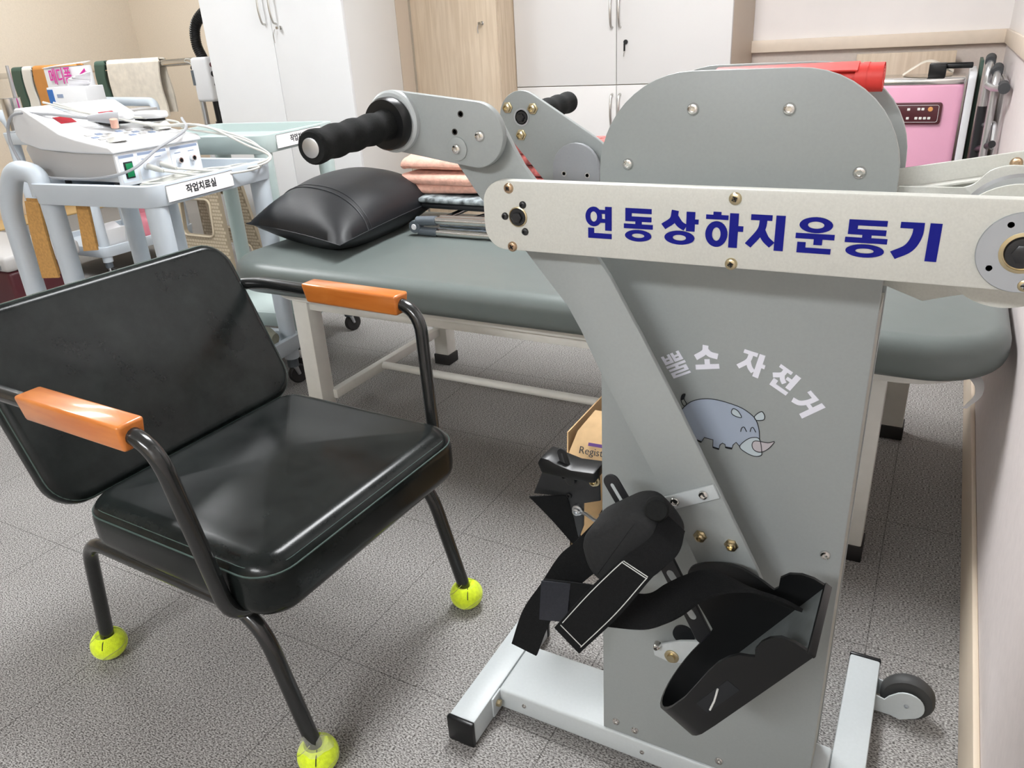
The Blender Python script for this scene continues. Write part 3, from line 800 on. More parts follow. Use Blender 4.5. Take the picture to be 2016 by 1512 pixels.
# crank under the panel with its bolt
bm = B(); prism(bm, [(-.265, .284), (-.262, .268), (-.235, .263), (-.150, .305), (-.150, .345), (-.200, .318), (-.226, .308), (-.238, .301)], 'y', .834, .839); cr = obj('crank_arm', bm, LT, mc, bevel=.001)
bm = B(); lathe(bm, [(.0105, 0), (.0105, .002), (.009, .003), (.006, .003), (.006, .007), (0, .007)], (-.236, .834, .277), (0, -1, 0), 28); obj('bolt', bm, M['brass'], cr)
bm = B(); dome_screw(bm, (-.257, .834, .292), (0, -1, 0), .0055, .012); obj('screw', bm, M['chrome'], cr)
bm = B(); dome_screw(bm, (-.207, .858, .318), (0, -1, 0), .0055); obj('screw', bm, M['chrome'], front)
bm = B(); lathe(bm, [(.016, 0), (.016, .004), (0, .004)], (-.226, .858, .302), (0, -1, 0), 28); obj('shaft_hole', bm, M['ink'], front)
bm = B(); cyl(bm, (-.16, .758, .36), (-.16, .858, .36), .011); obj('crank_shaft', bm, M['steel'], mc)

# foot pedals: heel cup with high sides
th = math.radians(56.5)
def pedal(T, y0, y1, parent, wing=True):
    d = Vector((math.cos(th), 0, math.sin(th))); n = Vector((-math.sin(th), 0, math.cos(th)))
    def P(s, y, h): return Vector(T) - d * s + n * h + Vector((0, y, 0))
    ym = (y0 + y1) / 2; r = (y1 - y0) / 2; L = .178
    near = [(0, .004), (.002, .018), (.008, .030), (.018, .036), (.030, .038), (.042, .036), (.050, .030), (.055, .034), (.062, .0415), (.075, .046), (.09, .048), (.11, .047), (.14, .043), (.165, .040)]
    far = [(.165, .041)] + [(v.x, v.y) for v in catmull([Vector((a_, b_, 0)) for a_, b_ in ((.155, .044), (.146, .062), (.134, .088), (.120, .108), (.104, .116), (.088, .111), (.074, .101), (.063, .090), (.055, .076), (.0505, .055), (.049, .034))], 4)] + [(.042, .033), (.030, .040), (.018, .037), (.008, .028), (.002, .016), (0, .004)] if wing else [(s, h) for s, h in reversed(near)]
    path = [(s, y0, h) for s, h in near]
    for i in range(1, 14):
        a = math.pi * i / 14
        path.append((L + r * 1.06 * math.sin(a), ym - r * math.cos(a), .040))
    path += [(s, y1, h) for s, h in far]
    bm = B(); w_ = .004
    O = []; I = []
    for i, (s, y, h) in enumerate(path):
        a = path[max(i - 1, 0)]; c = path[min(i + 1, len(path) - 1)]
        t = Vector((c[0] - a[0], c[1] - a[1], 0))
        if i < len(near): nn = Vector((0, 1))
        elif i >= len(path) - len(far): nn = Vector((0, -1))
        else:
            nn = Vector((L - s, ym - y)).normalized()
        O.append((bm.verts.new(P(s, y, -.004)), bm.verts.new(P(s, y, h))))
        s2, y2 = s + nn.x * w_, y + nn.y * w_
        I.append((bm.verts.new(P(s2, y2, -.004)), bm.verts.new(P(s2, y2, h))))
    for i in range(len(path) - 1):
        bm.faces.new((O[i][0], O[i + 1][0], O[i + 1][1], O[i][1]))
        bm.faces.new((I[i][0], I[i][1], I[i + 1][1], I[i + 1][0]))
        bm.faces.new((O[i][1], O[i + 1][1], I[i + 1][1], I[i][1]))
        bm.faces.new((O[i][0], I[i][0], I[i + 1][0], O[i + 1][0]))
    for i in (0, -1):
        bm.faces.new((O[i][0], O[i][1], I[i][1], I[i][0]))
    pd = obj('foot_pedal', bm, M['black_p'], parent, ang=50)
    bm = B()
    prof = [(0.0, y0 + .003)] + [(L, y0 + .003)] + [(L + (r * 1.06 - .003) * math.sin(math.pi * i / 12), ym - (r - .003) * math.cos(math.pi * i / 12)) for i in range(1, 12)] + [(L, y1 - .003), (0, y1 - .003)]
    A = [bm.verts.new(P(s, y, .002)) for s, y in prof]; D = [bm.verts.new(P(s, y, -.003)) for s, y in prof]
    bm.faces.new(A); bm.faces.new(list(reversed(D)))
    for i in range(len(prof)):
        j = (i + 1) % len(prof); bm.faces.new((A[i], D[i], D[j], A[j]))
    obj('sole', bm, M['sole'], pd)
    bm = B()
    e = [P(-.002, y0 - .001, -.005), P(-.002, y1 + .001, -.005), P(-.002, y1 + .001, .004), P(-.002, y0 - .001, .004)]
    f_ = [P(.002, y0 - .001, -.005), P(.002, y1 + .001, -.005), P(.002, y1 + .001, .004), P(.002, y0 - .001, .004)]
    ev = [bm.verts.new(q) for q in e]; fv = [bm.verts.new(q) for q in f_]
    bm.faces.new(ev); bm.faces.new(list(reversed(fv)))
    for i in range(4):
        j = (i + 1) % 4; bm.faces.new((ev[i], fv[i], fv[j], ev[j]))
    obj('toe_rim', bm, M['black_p'], pd, bevel=.001)
    if wing:
        # strap slot in the near heel wall, with a frayed white thread end, and two holes in the wing
        bm = B()
        q = [P(.100, y0 - .0004, .012), P(.158, y0 - .0004, .012), P(.158, y0 - .0004, .028), P(.100, y0 - .0004, .028)]
        A = [bm.verts.new(v) for v in q]; D = [bm.verts.new(v + Vector((0, .0006, 0))) for v in q]
        bm.faces.new(A); bm.faces.new(list(reversed(D)))
        for i in range(4):
            j = (i + 1) % 4; bm.faces.new((A[i], D[i], D[j], A[j]))
        obj('strap_slot', bm, M['ink'], pd)
        bm = B(); tube(bm, [P(.150, y0 - .002, .014), P(.135, y0 - .002, .019), P(.118, y0 - .002, .027)], .0012, 6); obj('loose_thread', bm, M['thread'], pd)
    return pd
pd = pedal((-.042, 0, .523), .645, .760, mc)

# calf support: slotted tab, flat bar, foam pad, straps
def slot_bar(bm, p, q, wd, y0, y1, slots=()):
    p = Vector(p); q = Vector(q); d = (q - p).normalized(); nn = Vector((-d.y, d.x))
    prism(bm, hull2(p, wd / 2, q, wd / 2, 10), 'y', y0, y1)
bm = B(); slot_bar(bm, (-.3035, .588), (-.255, .508), .021, .770, .774); cs = obj('slotted_tab', bm, M['black_m'], mc, bevel=.0006, seg=1)
bm = B(); prism(bm, hull2((-.302, .585), .0022, (-.268, .530), .0022, 8), 'y', .7695, .7702); obj('slot', bm, M['mlight'], cs)
bm = B(); slot_bar(bm, (-.240, .515), (-.176, .392), .0235, .764, .769); cb = obj('calf_bar', bm, M['black_m'], mc, bevel=.0008, seg=1)
for p in ((-.2205, .476), (-.1935, .425)):
    bm = B(); prism(bm, hull2((p[0] - .002, p[1] + .003), .0046, (p[0] + .002, p[1] - .003), .0046, 8), 'y', .7634, .7642); obj('slot', bm, M['mlight'], cb)
padp = [(-.309, .566), (-.299, .589), (-.250, .628), (-.228, .633), (-.205, .612), (-.192, .591), (-.194, .570), (-.218, .536), (-.284, .512), (-.300, .530)]
padp = [(-.250 + (a + .250) * .93, .562 + (b_ - .570) * .91) for a, b_ in padp]
padp = [(v.x, v.y) for v in fillet([Vector((a, b_, 0)) for a, b_ in (padp[-1:] + padp + padp[:1])], .012, 4)][1:-1]
bm = B(); prism(bm, padp, 'y', .672, .735); pad = obj('calf_pad', bm, M['pad'], mc, bevel=.010, seg=3)
bm = B(); lathe(bm, [(.0085, 0), (.0125, .002), (.0135, .006), (.0135, .016), (.0115, .020), (0, .020)], (-.221, .700, .618), (.25, -1, .35), 28); obj('clamp_knob', bm, M['foam'], mc)
# strap hanging from the pad, with a white stitched rectangle
A_ = [(-.216, .700, .612), (-.216, .664, .602), (-.240, .646, .580), (-.276, .632, .534), (-.318, .628, .468)]
D_ = [(-.190, .700, .592), (-.186, .662, .588), (-.206, .645, .566), (-.240, .632, .510), (-.287, .628, .441)]
bm = B(); ribbon(bm, A_, D_, .0035, 8); s2 = obj('calf_strap', bm, M['strap'], mc)
bm = B()
def edge_run(k0, k1, off, n=26):
    a = catmull(A_, 8); d = catmull(D_, 8); out = []
    for i in range(n + 1):
        t = (k0 + (k1 - k0) * i / n) * (len(a) - 1); j = min(int(t), len(a) - 2); u = t - j
        pa = a[j].lerp(a[j + 1], u); pd_ = d[j].lerp(d[j + 1], u)
        out.append(pa.lerp(pd_, off) + Vector((-.0008, -.0022, .0008)))
    return out
for run in (edge_run(.52, .95, .10), edge_run(.52, .97, .92)):
    tube(bm, run, .0006, 5)
for k in (.515, .527, .965):
    a0 = edge_run(k, k + .001, .10, 1)[0]; a1 = edge_run(k, k + .001, .92, 1)[0]
    tube(bm, [a0, a1], .0006, 5)
obj('stitching', bm, M['thread'], s2, label='white box stitching')
# strap behind it, hanging to the base
bm = B(); ribbon(bm, [(-.305, .725, .560), (-.330, .715, .527), (-.350, .710, .503), (-.377, .710, .452), (-.406, .710, .398), (-.426, .708, .334)],
                 [(-.270, .725, .530), (-.286, .715, .505), (-.306, .710, .488), (-.338, .710, .444), (-.366, .710, .392), (-.387, .706, .329)], .0035, 6)
obj('hanging_strap', bm, M['strap'], mc)
# foot strap sweeping left from the pedal, hook-tape end
S1f = [(-.092, .748, .492), (-.112, .742, .498), (-.140, .736, .516), (-.170, .732, .522), (-.193, .726, .512), (-.213, .716, .500), (-.228, .704, .491), (-.251, .696, .491), (-.300, .688, .492), (-.357, .680, .487)]
S1n = [(-.060, .708, .522), (-.082, .702, .534), (-.112, .694, .541), (-.140, .691, .532), (-.165, .688, .513), (-.184, .684, .490), (-.202, .680, .474), (-.225, .677, .459), (-.270, .672, .451), (-.356, .668, .437)]
bm = B(); ribbon(bm, S1f, S1n, .004, 6); fs = obj('foot_strap', bm, M['strap'], mc)
bm = B(); ribbon(bm, [(-.322, .6835, .4895), (-.358, .676, .4870)], [(-.320, .6655, .4445), (-.357, .664, .4370)], .0035, 2, False); obj('hook_tape', bm, M['velcro'], fs, label='navy black hook tape end')

# far pedal assembly, showing left of the panel
bm = B(); prism(bm, [(-.568, .392), (-.560, .405), (-.545, .404), (-.530, .398), (-.500, .392), (-.455, .396), (-.455, .374), (-.500, .372), (-.560, .372)], 'y', 1.075, 1.125); fp = obj('calf_pad', bm, M['black_p'], mc, bevel=.004)
bm = B(); prism(bm, [(-.565, .372), (-.456, .384), (-.454, .326), (-.487, .312), (-.488, .262), (-.498, .232), (-.510, .260), (-.520, .318), (-.590, .308)], 'y', 1.098, 1.103)
obj('support_plate', bm, M['black_m'], fp, bevel=.001)
bm = B(); ribbon(bm, [(-.592, 1.085, .308), (-.548, 1.088, .266), (-.512, 1.094, .222), (-.500, 1.098, .205)], [(-.520, 1.097, .322), (-.512, 1.099, .290), (-.500, 1.101, .250), (-.492, 1.102, .225)], .004, 5); obj('strap', bm, M['strap'], fp)
bm = B(); slot_bar(bm, (-.524, .415), (-.508, .360), .018, 1.088, 1.092); sl = obj('slotted_tab', bm, M['black_m'], fp, bevel=.0006, seg=1)
bm = B(); prism(bm, hull2((-.5235, .413), .002, (-.512, .374), .002, 8), 'y', 1.0876, 1.0882); obj('slot', bm, M['grey_foam'], sl)
for p, m_ in (((-.464, 1.098, .367), 'brass'), ((-.499, 1.098, .295), 'steel')):
    bm = B(); lathe(bm, [(.0105, 0), (.0105, .003), (.007, .004), (.007, .010), (.004, .011), (.0035, .006), (0, .006)], p, (0, -1, 0), 20); obj('bolt', bm, M[m_], fp)
for p in ((-.521, 1.090, .366), (-.515, 1.097, .323)):
    bm = B(); dome_screw(bm, p, (0, -1, 0), .0055); obj('rivet', bm, M['black_p'], fp)
bm = B(); tube(bm, [(-.499, 1.098, .293), (-.478, 1.09, .296), (-.455, 1.07, .303), (-.42, 1.05, .31)], .0035, 8); cyl(bm, (-.40, .98, .31), (-.40, 1.098, .31), .010); obj('tie_rod', bm, M['steel'], fp)
pd2 = pedal((-.300, 0, .46), 1.075, 1.185, mc, wing=False)

# red rubber sheet rolled up between the panel tops
t = thing('rubber_sheet', 'bright red rubber sheet rolled and wedged between the grey machine panel tops', 'rubber sheet', (-.14, .92, 1.03))
bm = B()
A = []; D = []
for i in range(90):
    a = i / 89 * 2 * math.pi * 3.2; r_ = .0040 + .0088 * i / 89
    A.append((-.215, .925 + r_ * math.cos(a), 1.0425 + r_ * .75 * math.sin(a))); D.append((-.066, .918 + r_ * math.cos(a), 1.0425 + r_ * math.sin(a)))
ribbon(bm, A, D, .0012, 1, False)
obj('roll', bm, M['red'], t)
bm = B(); ribbon(bm, [(-.236, .902, 1.051), (-.236, .925, 1.0555), (-.234, .950, 1.050)], [(-.090, .903, 1.050), (-.090, .920, 1.0575), (-.090, .938, 1.048)], .0014, 6); obj('flap', bm, M['red'], t)
bm = B(); tube(bm, [(-.092, .9185, 1.0425), (-.066, .918, 1.0425)], .0142, 30, caps=False); obj('outer_fold', bm, M['red'], t)
bm = B(); tube(bm, [(-.086, .9185, 1.0425), (-.080, .918, 1.0425)], .0147, 30, caps=False); obj('band', bm, M['red'], t)
# ------------------------------------------------------------------ armchair
ch = thing('armchair', 'black leather armchair with orange wooden armrests and tennis balls on its feet', 'armchair', (-.96, .857, 0), math.radians(-2))
LE = M['leather']
bm = B(); cushion(bm, .462, .512, .105, .062, .318, crown=.015, edge=.040)
for v in bm.verts:
    v.co.x -= .023
    # front edge a little thicker, like a worn seat
    if v.co.x > .12 and v.co.z < .36: v.co.z -= .006
seat = obj('seat', bm, LE, ch, local=True, ang=60)
def seam(bm, L, W, r, off, z, dx, rad=.0011, mtx=None):
    pts = [Vector((x + dx, y, z)) for x, y in rrect(-L / 2 + off, -W / 2 + off, L / 2 - off, W / 2 - off, r - off * .5, 8)]
    if mtx is not None: pts = [mtx @ p for p in pts]
    tube(bm, pts, rad, 6, closed=True)
bm = B(); seam(bm, .462, .512, .062, .0030, .318 + .105 - .024, -.023, .0016); obj('piping', bm, M['gthread'], seat, local=True)
bm = B(); seam(bm, .462, .512, .062, .010, .318 + .105 - .0135, -.023, .0007); obj('stitching', bm, M['gthread'], seat, local=True)
u = Vector((-.424, 0, .906))
fm = frame(Vector((-.328, 0, .571)) - Vector((.906, 0, .424)) * .045, u, (0, -1, 0))
bm = B(); cushion(bm, .368, .560, .048, .062, 0, crown=.012, edge=.020); place(bm, fm); back = obj('backrest', bm, LE, ch, local=True, ang=60)
bm = B(); seam(bm, .368, .560, .062, .004, .0395, 0, .0013, fm); obj('piping', bm, M['gthread'], back, local=True)
bm = B(); seam(bm, .368, .560, .062, .013, .0455, 0, .0006, fm); obj('stitching', bm, M['gthread'], back, local=True)
BT = M['black_paint']
def legframe(s):
    y = .225 * s
    bm = B(); tube(bm, fillet([(-.365, y, .040), (-.315, y, .300), (.128, y, .300), (.200, y, .040)], [0, .055, .075, 0], 8), .0132, 16)
    return obj('leg_frame', bm, BT, ch, local=True)
def ball_mesh():
    bm = B(); prof = []
    for i in range(21):
        a = -math.pi / 2 + math.pi * i / 20
        r_ = .0345 * math.cos(a); h_ = .0315 * math.sin(a)
        if i == 20: continue
        if r_ < .016 and h_ > 0: continue
        prof.append((r_, h_))
    prof.append((.0145, .022)); prof.append((0, .018))
    lathe(bm, prof, (0, 0, .0315), (0, 0, 1), 36)
    return bm
def ball(px, py, parent, taped=False):
    bm = ball_mesh(); bm.transform(Matrix.Translation((px, py, 0))); b_ = obj('tennis_ball', bm, M['ball'], parent, local=True, label='fluorescent yellow-green tennis ball foot')
    bm = B(); pts = []
    for i in range(80):
        t = 2 * math.pi * i / 80
        a = .44; x = math.cos(t) - .0 + a * math.cos(3 * t) * .6; y = math.sin(t) - a * math.sin(3 * t) * .6; z = 1.35 * math.sqrt(a) * math.sin(2 * t) * 1.0
        v = Vector((x, z, y)); v.normalize()
        pts.append(Vector((px, py, .0315)) + Vector((v.x * .0346, v.y * .0346, v.z * .0316)))
    tube(bm, [p for p in pts], .0008, 5, closed=True); obj('ball_seam', bm, M['ballseam'], b_, local=True)
    bm = B(); tube(bm, [(px + .012, py - .010, .058), (px + .018, py - .020, .052), (px + .021, py - .026, .041)], .0009, 5); obj('cut_slit', bm, M['ink'], b_, local=True)
    if taped:
        bm = B(); n = 22
        lo = []; hi = []
        for i in range(n):
            a = 2 * math.pi * i / n; k = 1 + .12 * math.sin(5 * a)
            lo.append(bm.verts.new((px + .029 * k * math.cos(a), py + .029 * k * math.sin(a), .056)))
            hi.append(bm.verts.new((px - .006 + .0165 * (1 + .2 * math.sin(7 * a)) * math.cos(a), py + .0165 * math.sin(a), .075 + .010 * math.sin(3 * a))))
        for i in range(n):
            j = (i + 1) % n; bm.faces.new((lo[i], lo[j], hi[j], hi[i]))
        obj('tape_wrap', bm, M['tape'], b_, local=True, label='crinkled clear tape')
for s in (-1, 1):
    lf = legframe(s)
    ball(-.3665, .225 * s, lf); ball(.2015, .225 * s, lf, taped=(s < 0))
for s in (-1, 1):
    y = .297 * s
    bm = B(); tube(bm, fillet([(-.350, y * .80, .560), (-.400, y * .92, .632), (-.335, y, .638), (.100, y, .636), (.128, y * .90, .316), (.118, y * .30, .316)], [0, .03, .05, .058, .052, 0], 8), .0128, 16)
    obj('arm_tube', bm, BT, ch, local=True)
    bm = B()
    for (x0, x1, yw0, z0) in ((-.188, .060, .0205, .615),):
        v = [bm.verts.new(p) for p in ((x0 + .006, y - .017, z0), (x1 - .002, y - .017, z0), (x1 - .002, y + .017, z0), (x0 + .006, y + .017, z0), (x0, y - .0215, z0 + .042), (x1 + .002, y - .0215, z0 + .042), (x1 + .002, y + .0215, z0 + .042), (x0, y + .0215, z0 + .042))]
        for f in ((0, 3, 2, 1), (4, 5, 6, 7), (0, 1, 5, 4), (1, 2, 6, 5), (2, 3, 7, 6), (3, 0, 4, 7)): bm.faces.new([v[i] for i in f])
    obj('armrest', bm, M['orange_wood'], ch, local=True, bevel=.0055, seg=3, label='varnished orange wooden armrest')
bm = B(); cyl(bm, (.118, -.20, .316), (.118, .20, .316), .0128, 16); cyl(bm, (-.20, -.225, .306), (-.20, .225, .306), .0115, 16); obj('cross_tube', bm, BT, ch, local=True)
for s in (-1, 1):
    bm = B(); bar(bm, (-.19, .12 * s, .318), (-.262, .12 * s, .345), .03, .006)
    bar(bm, (-.262, .12 * s, .345), (-.385, .12 * s, .60), .03, .006); obj('back_bracket', bm, M['black_m'], ch, local=True)

# ------------------------------------------------------------------ treatment bed
bed = thing('treatment_bed', 'low treatment bed with grey vinyl top on a white steel frame', 'bed', (-.82, 1.86, 0))
bm = B(); cushion(bm, 1.965, .775, .088, .15, 0, crown=.004, edge=.036, n=10); place(bm, Matrix.Translation((-.8175, 1.862, .474))); obj('mattress', bm, M['vinyl'], bed, ang=60)
bm = B(); prism(bm, rrect(-1.72, 1.545, .125, 2.20, .15, 10), 'z', .444, .476); bdp = obj('bed_board', bm, M['bedframe'], bed, bevel=.002)
bm = B(); ribbon(bm, [(.085, 1.575, .470), (.112, 1.585, .452), (.122, 1.588, .425), (.105, 1.575, .398)], [(.100, 1.597, .474), (.130, 1.604, .450), (.134, 1.598, .420), (.112, 1.580, .396)], .0015, 6); obj('torn_edge_strip', bm, M['paper'], bdp, label='torn white edging strip hanging loose')
BF = M['bedframe']
for (x, y) in ((-1.603, 1.560), (-1.560, 2.185), (-.088, 1.560), (-.045, 2.185)):
    bm = B(); box(bm, (x, y, .012), (x + .057, y + .057, .446)); lg = obj('leg', bm, BF, bed, bevel=.004)
    bm = B(); box(bm, (x - .004, y - .004, 0), (x + .061, y + .061, .040)); obj('rubber_foot', bm, M['rubber'], lg, bevel=.003)
for x in (-1.545, -.06):
    bm = B(); bar(bm, (x, 1.61, .128), (x, 2.19, .128), .025, .030); obj('end_rail', bm, BF, bed, bevel=.003)
bm = B(); cyl(bm, (-1.54, 1.85, .130), (-.06, 1.85, .130), .0125, 16); obj('stretcher', bm, BF, bed)
for y in (1.585, 2.215):
    bm = B(); bar(bm, (-1.55, y, .428), (-.06, y, .428), .03, .032); obj('side_rail', bm, BF, bed, bevel=.003)

# black cushion on the bed
pl = thing('pillow', 'shiny black vinyl pillow lying on the left end of the grey bed', 'pillow', (-1.64, 1.93, .563))
Fc, Rc, Lc = Vector((-1.400, 1.572, .612)), Vector((-1.424, 2.160, .634)), Vector((-1.868, 1.690, .618))
Bc = Lc + Rc - Fc
def pillow_pt(a, b_, s):
    base = Fc * (1 - a) * (1 - b_) + Rc * a * (1 - b_) + Lc * (1 - a) * b_ + Bc * a * b_
    uu, vv = 2 * a - 1, 2 * b_ - 1
    pin = 1 - .05 * (1 - abs(uu) ** 2) * abs(vv) ** 3 - .05 * (1 - abs(vv) ** 2) * abs(uu) ** 3
    ctr = (Fc + Bc) / 2
    base = ctr + (base - ctr) * pin
    t = max(0, (1 - abs(uu) ** 2.6)) ** .62 * max(0, (1 - abs(vv) ** 2.6)) ** .62
    wr = .004 * math.sin(9 * uu + 4 * vv) * (1 - t) * t * 3
    if s > 0: return base + Vector((0, 0, .112 * t + wr))
    z = base.z - .085 * t
    return Vector((base.x, base.y, max(z, .5655)))
bm = B(); N = 36
for s in (1, -1):
    g_ = [[bm.verts.new(pillow_pt(i / N, j / N, s)) for j in range(N + 1)] for i in range(N + 1)]
    for i in range(N):
        for j in range(N):
            bm.faces.new((g_[i][j], g_[i + 1][j], g_[i + 1][j + 1], g_[i][j + 1]))
bmesh.ops.remove_doubles(bm, verts=bm.verts, dist=.0002)
pc = obj('cover', bm, M['pillow'], pl, ang=70)
bm = B()
tube(bm, [pillow_pt(0, j / 40, 1) for j in range(41)] + [pillow_pt(i / 40, 1, 1) for i in range(1, 41)] + [pillow_pt(1, 1 - j / 40, 1) for j in range(1, 41)] + [pillow_pt(1 - i / 40, 0, 1) for i in range(1, 40)], .0016, 6, closed=True)
obj('edge_seam', bm, M['ink'], pc)
bm = B()
tube(bm, [pillow_pt(.235, j / 40, 1) + Vector((0, 0, .0008)) for j in range(41)], .0022, 8); tube(bm, [pillow_pt(.265, j / 40, 1) + Vector((0, 0, .0006)) for j in range(41)], .0012, 6)
obj('zip_seam', bm, M['ink'], pc)

# folded chrome frame on the bed
fw = thing('folding_frame', 'folded chrome tube frame with slate plastic joint lying beside the black pillow', 'folding frame', (-1.2, 2.0, .563))
CH = M['chrome']
bm = B(); lathe(bm, [(.0175, -.014), (.0190, -.012), (.0190, .012), (.0175, .014)], (-1.378, 1.900, .5925), (0, 1, 0), 30); jt = obj('joint', bm, M['dgrey_p'], fw)
bm = B(); lathe(bm, [(.009, 0), (.008, .002), (0, .0024)], (-1.378, 1.886, .5925), (0, -1, 0), 24); obj('joint_cap', bm, M['white_p'], jt)
bm = B(); cyl(bm, (-1.372, 1.900, .608), (-1.305, 1.902, .612), .0145, 18); cyl(bm, (-1.368, 1.900, .579), (-1.305, 1.902, .577), .0130, 18); obj('socket', bm, M['dgrey_p'], jt)
bm = B(); tube(bm, [(-1.31, 1.902, .6125), (-.78, 1.910, .616)], .0112, 16); obj('tube', bm, CH, fw)
bm = B(); tube(bm, [(-1.31, 1.902, .577), (-.78, 1.910, .575)], .0112, 16); obj('tube', bm, CH, fw)
bm = B(); tube(bm, [(-1.31, 1.935, .6125), (-.78, 1.945, .616)], .0100, 16); obj('tube', bm, CH, fw)
bm = B(); tube(bm, [(-1.315, 1.93, .606), (-1.29, 2.20, .618)], .0075, 12); obj('rod', bm, CH, fw)
bm = B(); tube(bm, [(-1.245, 1.93, .606), (-1.13, 2.20, .618)], .0045, 12); obj('rod', bm, CH, fw)
bm = B()
for yy in (1.96, 2.0, 2.04, 2.08): tube(bm, [(-1.36, yy, .572), (-.85, yy + .01, .572)], .0035, 8)
bar(bm, (-1.22, 1.94, .568), (-1.17, 2.10, .568), .012, .004)
obj('wire_shelf', bm, M['dgrey_p'], fw)

# folded cloths on the bed
def folded(name, x0, y0, x1, y1, z0, layers, th, m, parent=None, jit=.012, r=.03):
    out = []
    for k in range(layers):
        bm = B(); L = x1 - x0 - random.uniform(0, jit); W_ = y1 - y0 - random.uniform(0, jit)
        cushion(bm, L, W_, th * .96, r, 0, crown=.003, edge=min(th * .46, .02), n=5, m=5)
        for v in bm.verts:
            v.co.z += .006 * math.sin(v.co.x * 31 + k) * math.sin(v.co.y * 27 + 2 * k) * (1 if v.co.z > th * .4 else 0)
        place(bm, Matrix.Translation(((x0 + x1) / 2 + random.uniform(-jit, jit) / 2, (y0 + y1) / 2 + random.uniform(-jit, jit) / 2, z0 + k * th)) @ Matrix.Rotation(random.uniform(-.05, .05), 4, 'Z'))
        out.append(bm)
    return out
t = thing('folded_blanket', 'dark checked blanket folded under the pink towel on the bed', 'blanket', (-1.30, 2.13, .563))
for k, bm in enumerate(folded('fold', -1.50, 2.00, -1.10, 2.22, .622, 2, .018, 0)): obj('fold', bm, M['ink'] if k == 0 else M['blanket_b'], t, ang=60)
t = thing('folded_towel', 'pink towel folded in a pile behind the black pillow', 'towel', (-1.33, 2.13, .66))
for k, bm in enumerate(folded('fold', -1.53, 2.03, -1.225, 2.23, .660, 3, .036, 0, jit=.03)):
    for v in bm.verts:
        v.co.z += .010 * math.sin(v.co.x * 23 + k * 2) * (v.co.z - .65) / .1 + .006 * math.sin(v.co.y * 40 + v.co.x * 30)
    obj('fold', bm, M['towel_p'], t, ang=60)
t = thing('blanket', 'red patterned blanket stacked behind the two machine arms', 'blanket', (-1.0, 2.15, .563))
for bm in folded('fold', -1.19, 2.07, -.78, 2.24, .684, 4, .033, 0): obj('fold', bm, M['blanket_r'], t, ang=60)
t = thing('folded_cloth', 'pale blue cloth folded under the red patterned blanket', 'cloth', (-1.0, 2.13, .563))
for bm in folded('fold', -1.10, 2.00, -.74, 2.22, .622, 2, .030, 0): obj('fold', bm, M['bluecloth'], t, ang=60)

# carton on the floor behind the machine
t = thing('carton', 'open brown cardboard box with handwriting on the floor behind the machine', 'box', (-.53, 1.40, 0))
bm = B()
X0, X1, Y0, Y1, Hc = -.612, -.40, 1.30, 1.49, .268
for a, b_ in (((X0, Y0, 0), (X1, Y0 + .004, Hc)), ((X0, Y1 - .004, 0), (X1, Y1, Hc)), ((X0, Y0, 0), (X0 + .004, Y1, Hc)), ((X1 - .004, Y0, 0), (X1, Y1, Hc)), ((X0, Y0, 0), (X1, Y1, .004))): box(bm, a, b_)
bx = obj('body', bm, M['cardboard'], t)
bm = B(); ribbon(bm, [(X0 - .002, Y0 - .004, Hc), (X0 + .010, Y0 + .035, Hc + .055), (X0 + .030, Y0 + .085, Hc + .085)], [(X1, Y0 - .004, Hc), (X1, Y0 + .035, Hc + .055), (X1, Y0 + .085, Hc + .085)], .003, 2, False); obj('flap', bm, M['cardboard'], t)
bm = B(); ribbon(bm, [(X0, Y0, Hc), (X0 - .012, Y0 + .03, Hc + .050)], [(X0, Y1, Hc), (X0 + .02, Y1, Hc + .09)], .003, 3); obj('flap', bm, M['cardboard'], t)
fm2 = frame((-.552, Y0 + .012, Hc + .024), (1, .06, 0), (.004, .039, .055))
text('handwriting', 'Register', .022, M['ink'], Matrix.Translation((0, -.0026, .0022)) @ fm2, t, .0003)
bm = B(); box(bm, (-.018, .012, 0), (.025, .019, .0005), Matrix.Translation((0, -.0026, .0020)) @ fm2); obj('stamp', bm, M['purple'], t)

# ------------------------------------------------------------------ cabinets along the back wall
def bow_handle(bm, x, y, z0, z1, r=.005, d=.032):
    tube(bm, catmull([(x, y, z0), (x, y - d * .7, z0 + .012), (x, y - d, (z0 + z1) / 2), (x, y - d * .7, z1 - .012), (x, y, z1)], 6), r, 10)
def keylock(bm, x, y, z):
    lathe(bm, [(.010, 0), (.010, .006), (.008, .008), (0, .008)], (x, y, z), (0, -1, 0), 20)
    box(bm, (x - .012, y - .026, z - .006), (x + .004, y - .012, z + .006)); box(bm, (x - .003, y - .014, z - .002), (x + .003, y - .006, z + .002))
c1 = thing('cabinet', 'tall white double door cabinet nearest the left wall', 'cabinet', (-3.15, 3.5, 0), 0, 'cabinets along the back wall')
bm = B(); box(bm, (-3.63, 3.278, .07), (-2.672, 3.70, 2.0)); obj('carcass', bm, M['cab_grey'], c1, bevel=.002)
bm = B(); box(bm, (-3.61, 3.30, 0), (-2.69, 3.69, .07)); obj('plinth', bm, M['dark'], c1)
for (x0, x1, hx_) in ((-3.632, -3.1425, -3.182), (-3.1395, -2.670, -3.106)):
    bm = B(); box(bm, (x0, 3.258, .075), (x1, 3.277, 1.998)); d = obj('door', bm, M['cab'], c1, bevel=.0015)
    bm = B(); bow_handle(bm, hx_, 3.258, 1.225, 1.385, .0055); obj('handle', bm, M['handle'], d)
bm = B(); keylock(bm, -3.078, 3.258, 1.205); obj('lock', bm, M['chrome'], d)
bm = B(); tube(bm, [(-3.110, 3.245, 1.20), (-3.122, 3.243, 1.175), (-3.120, 3.243, 1.135)], .002, 6); obj('key', bm, M['chrome'], d)
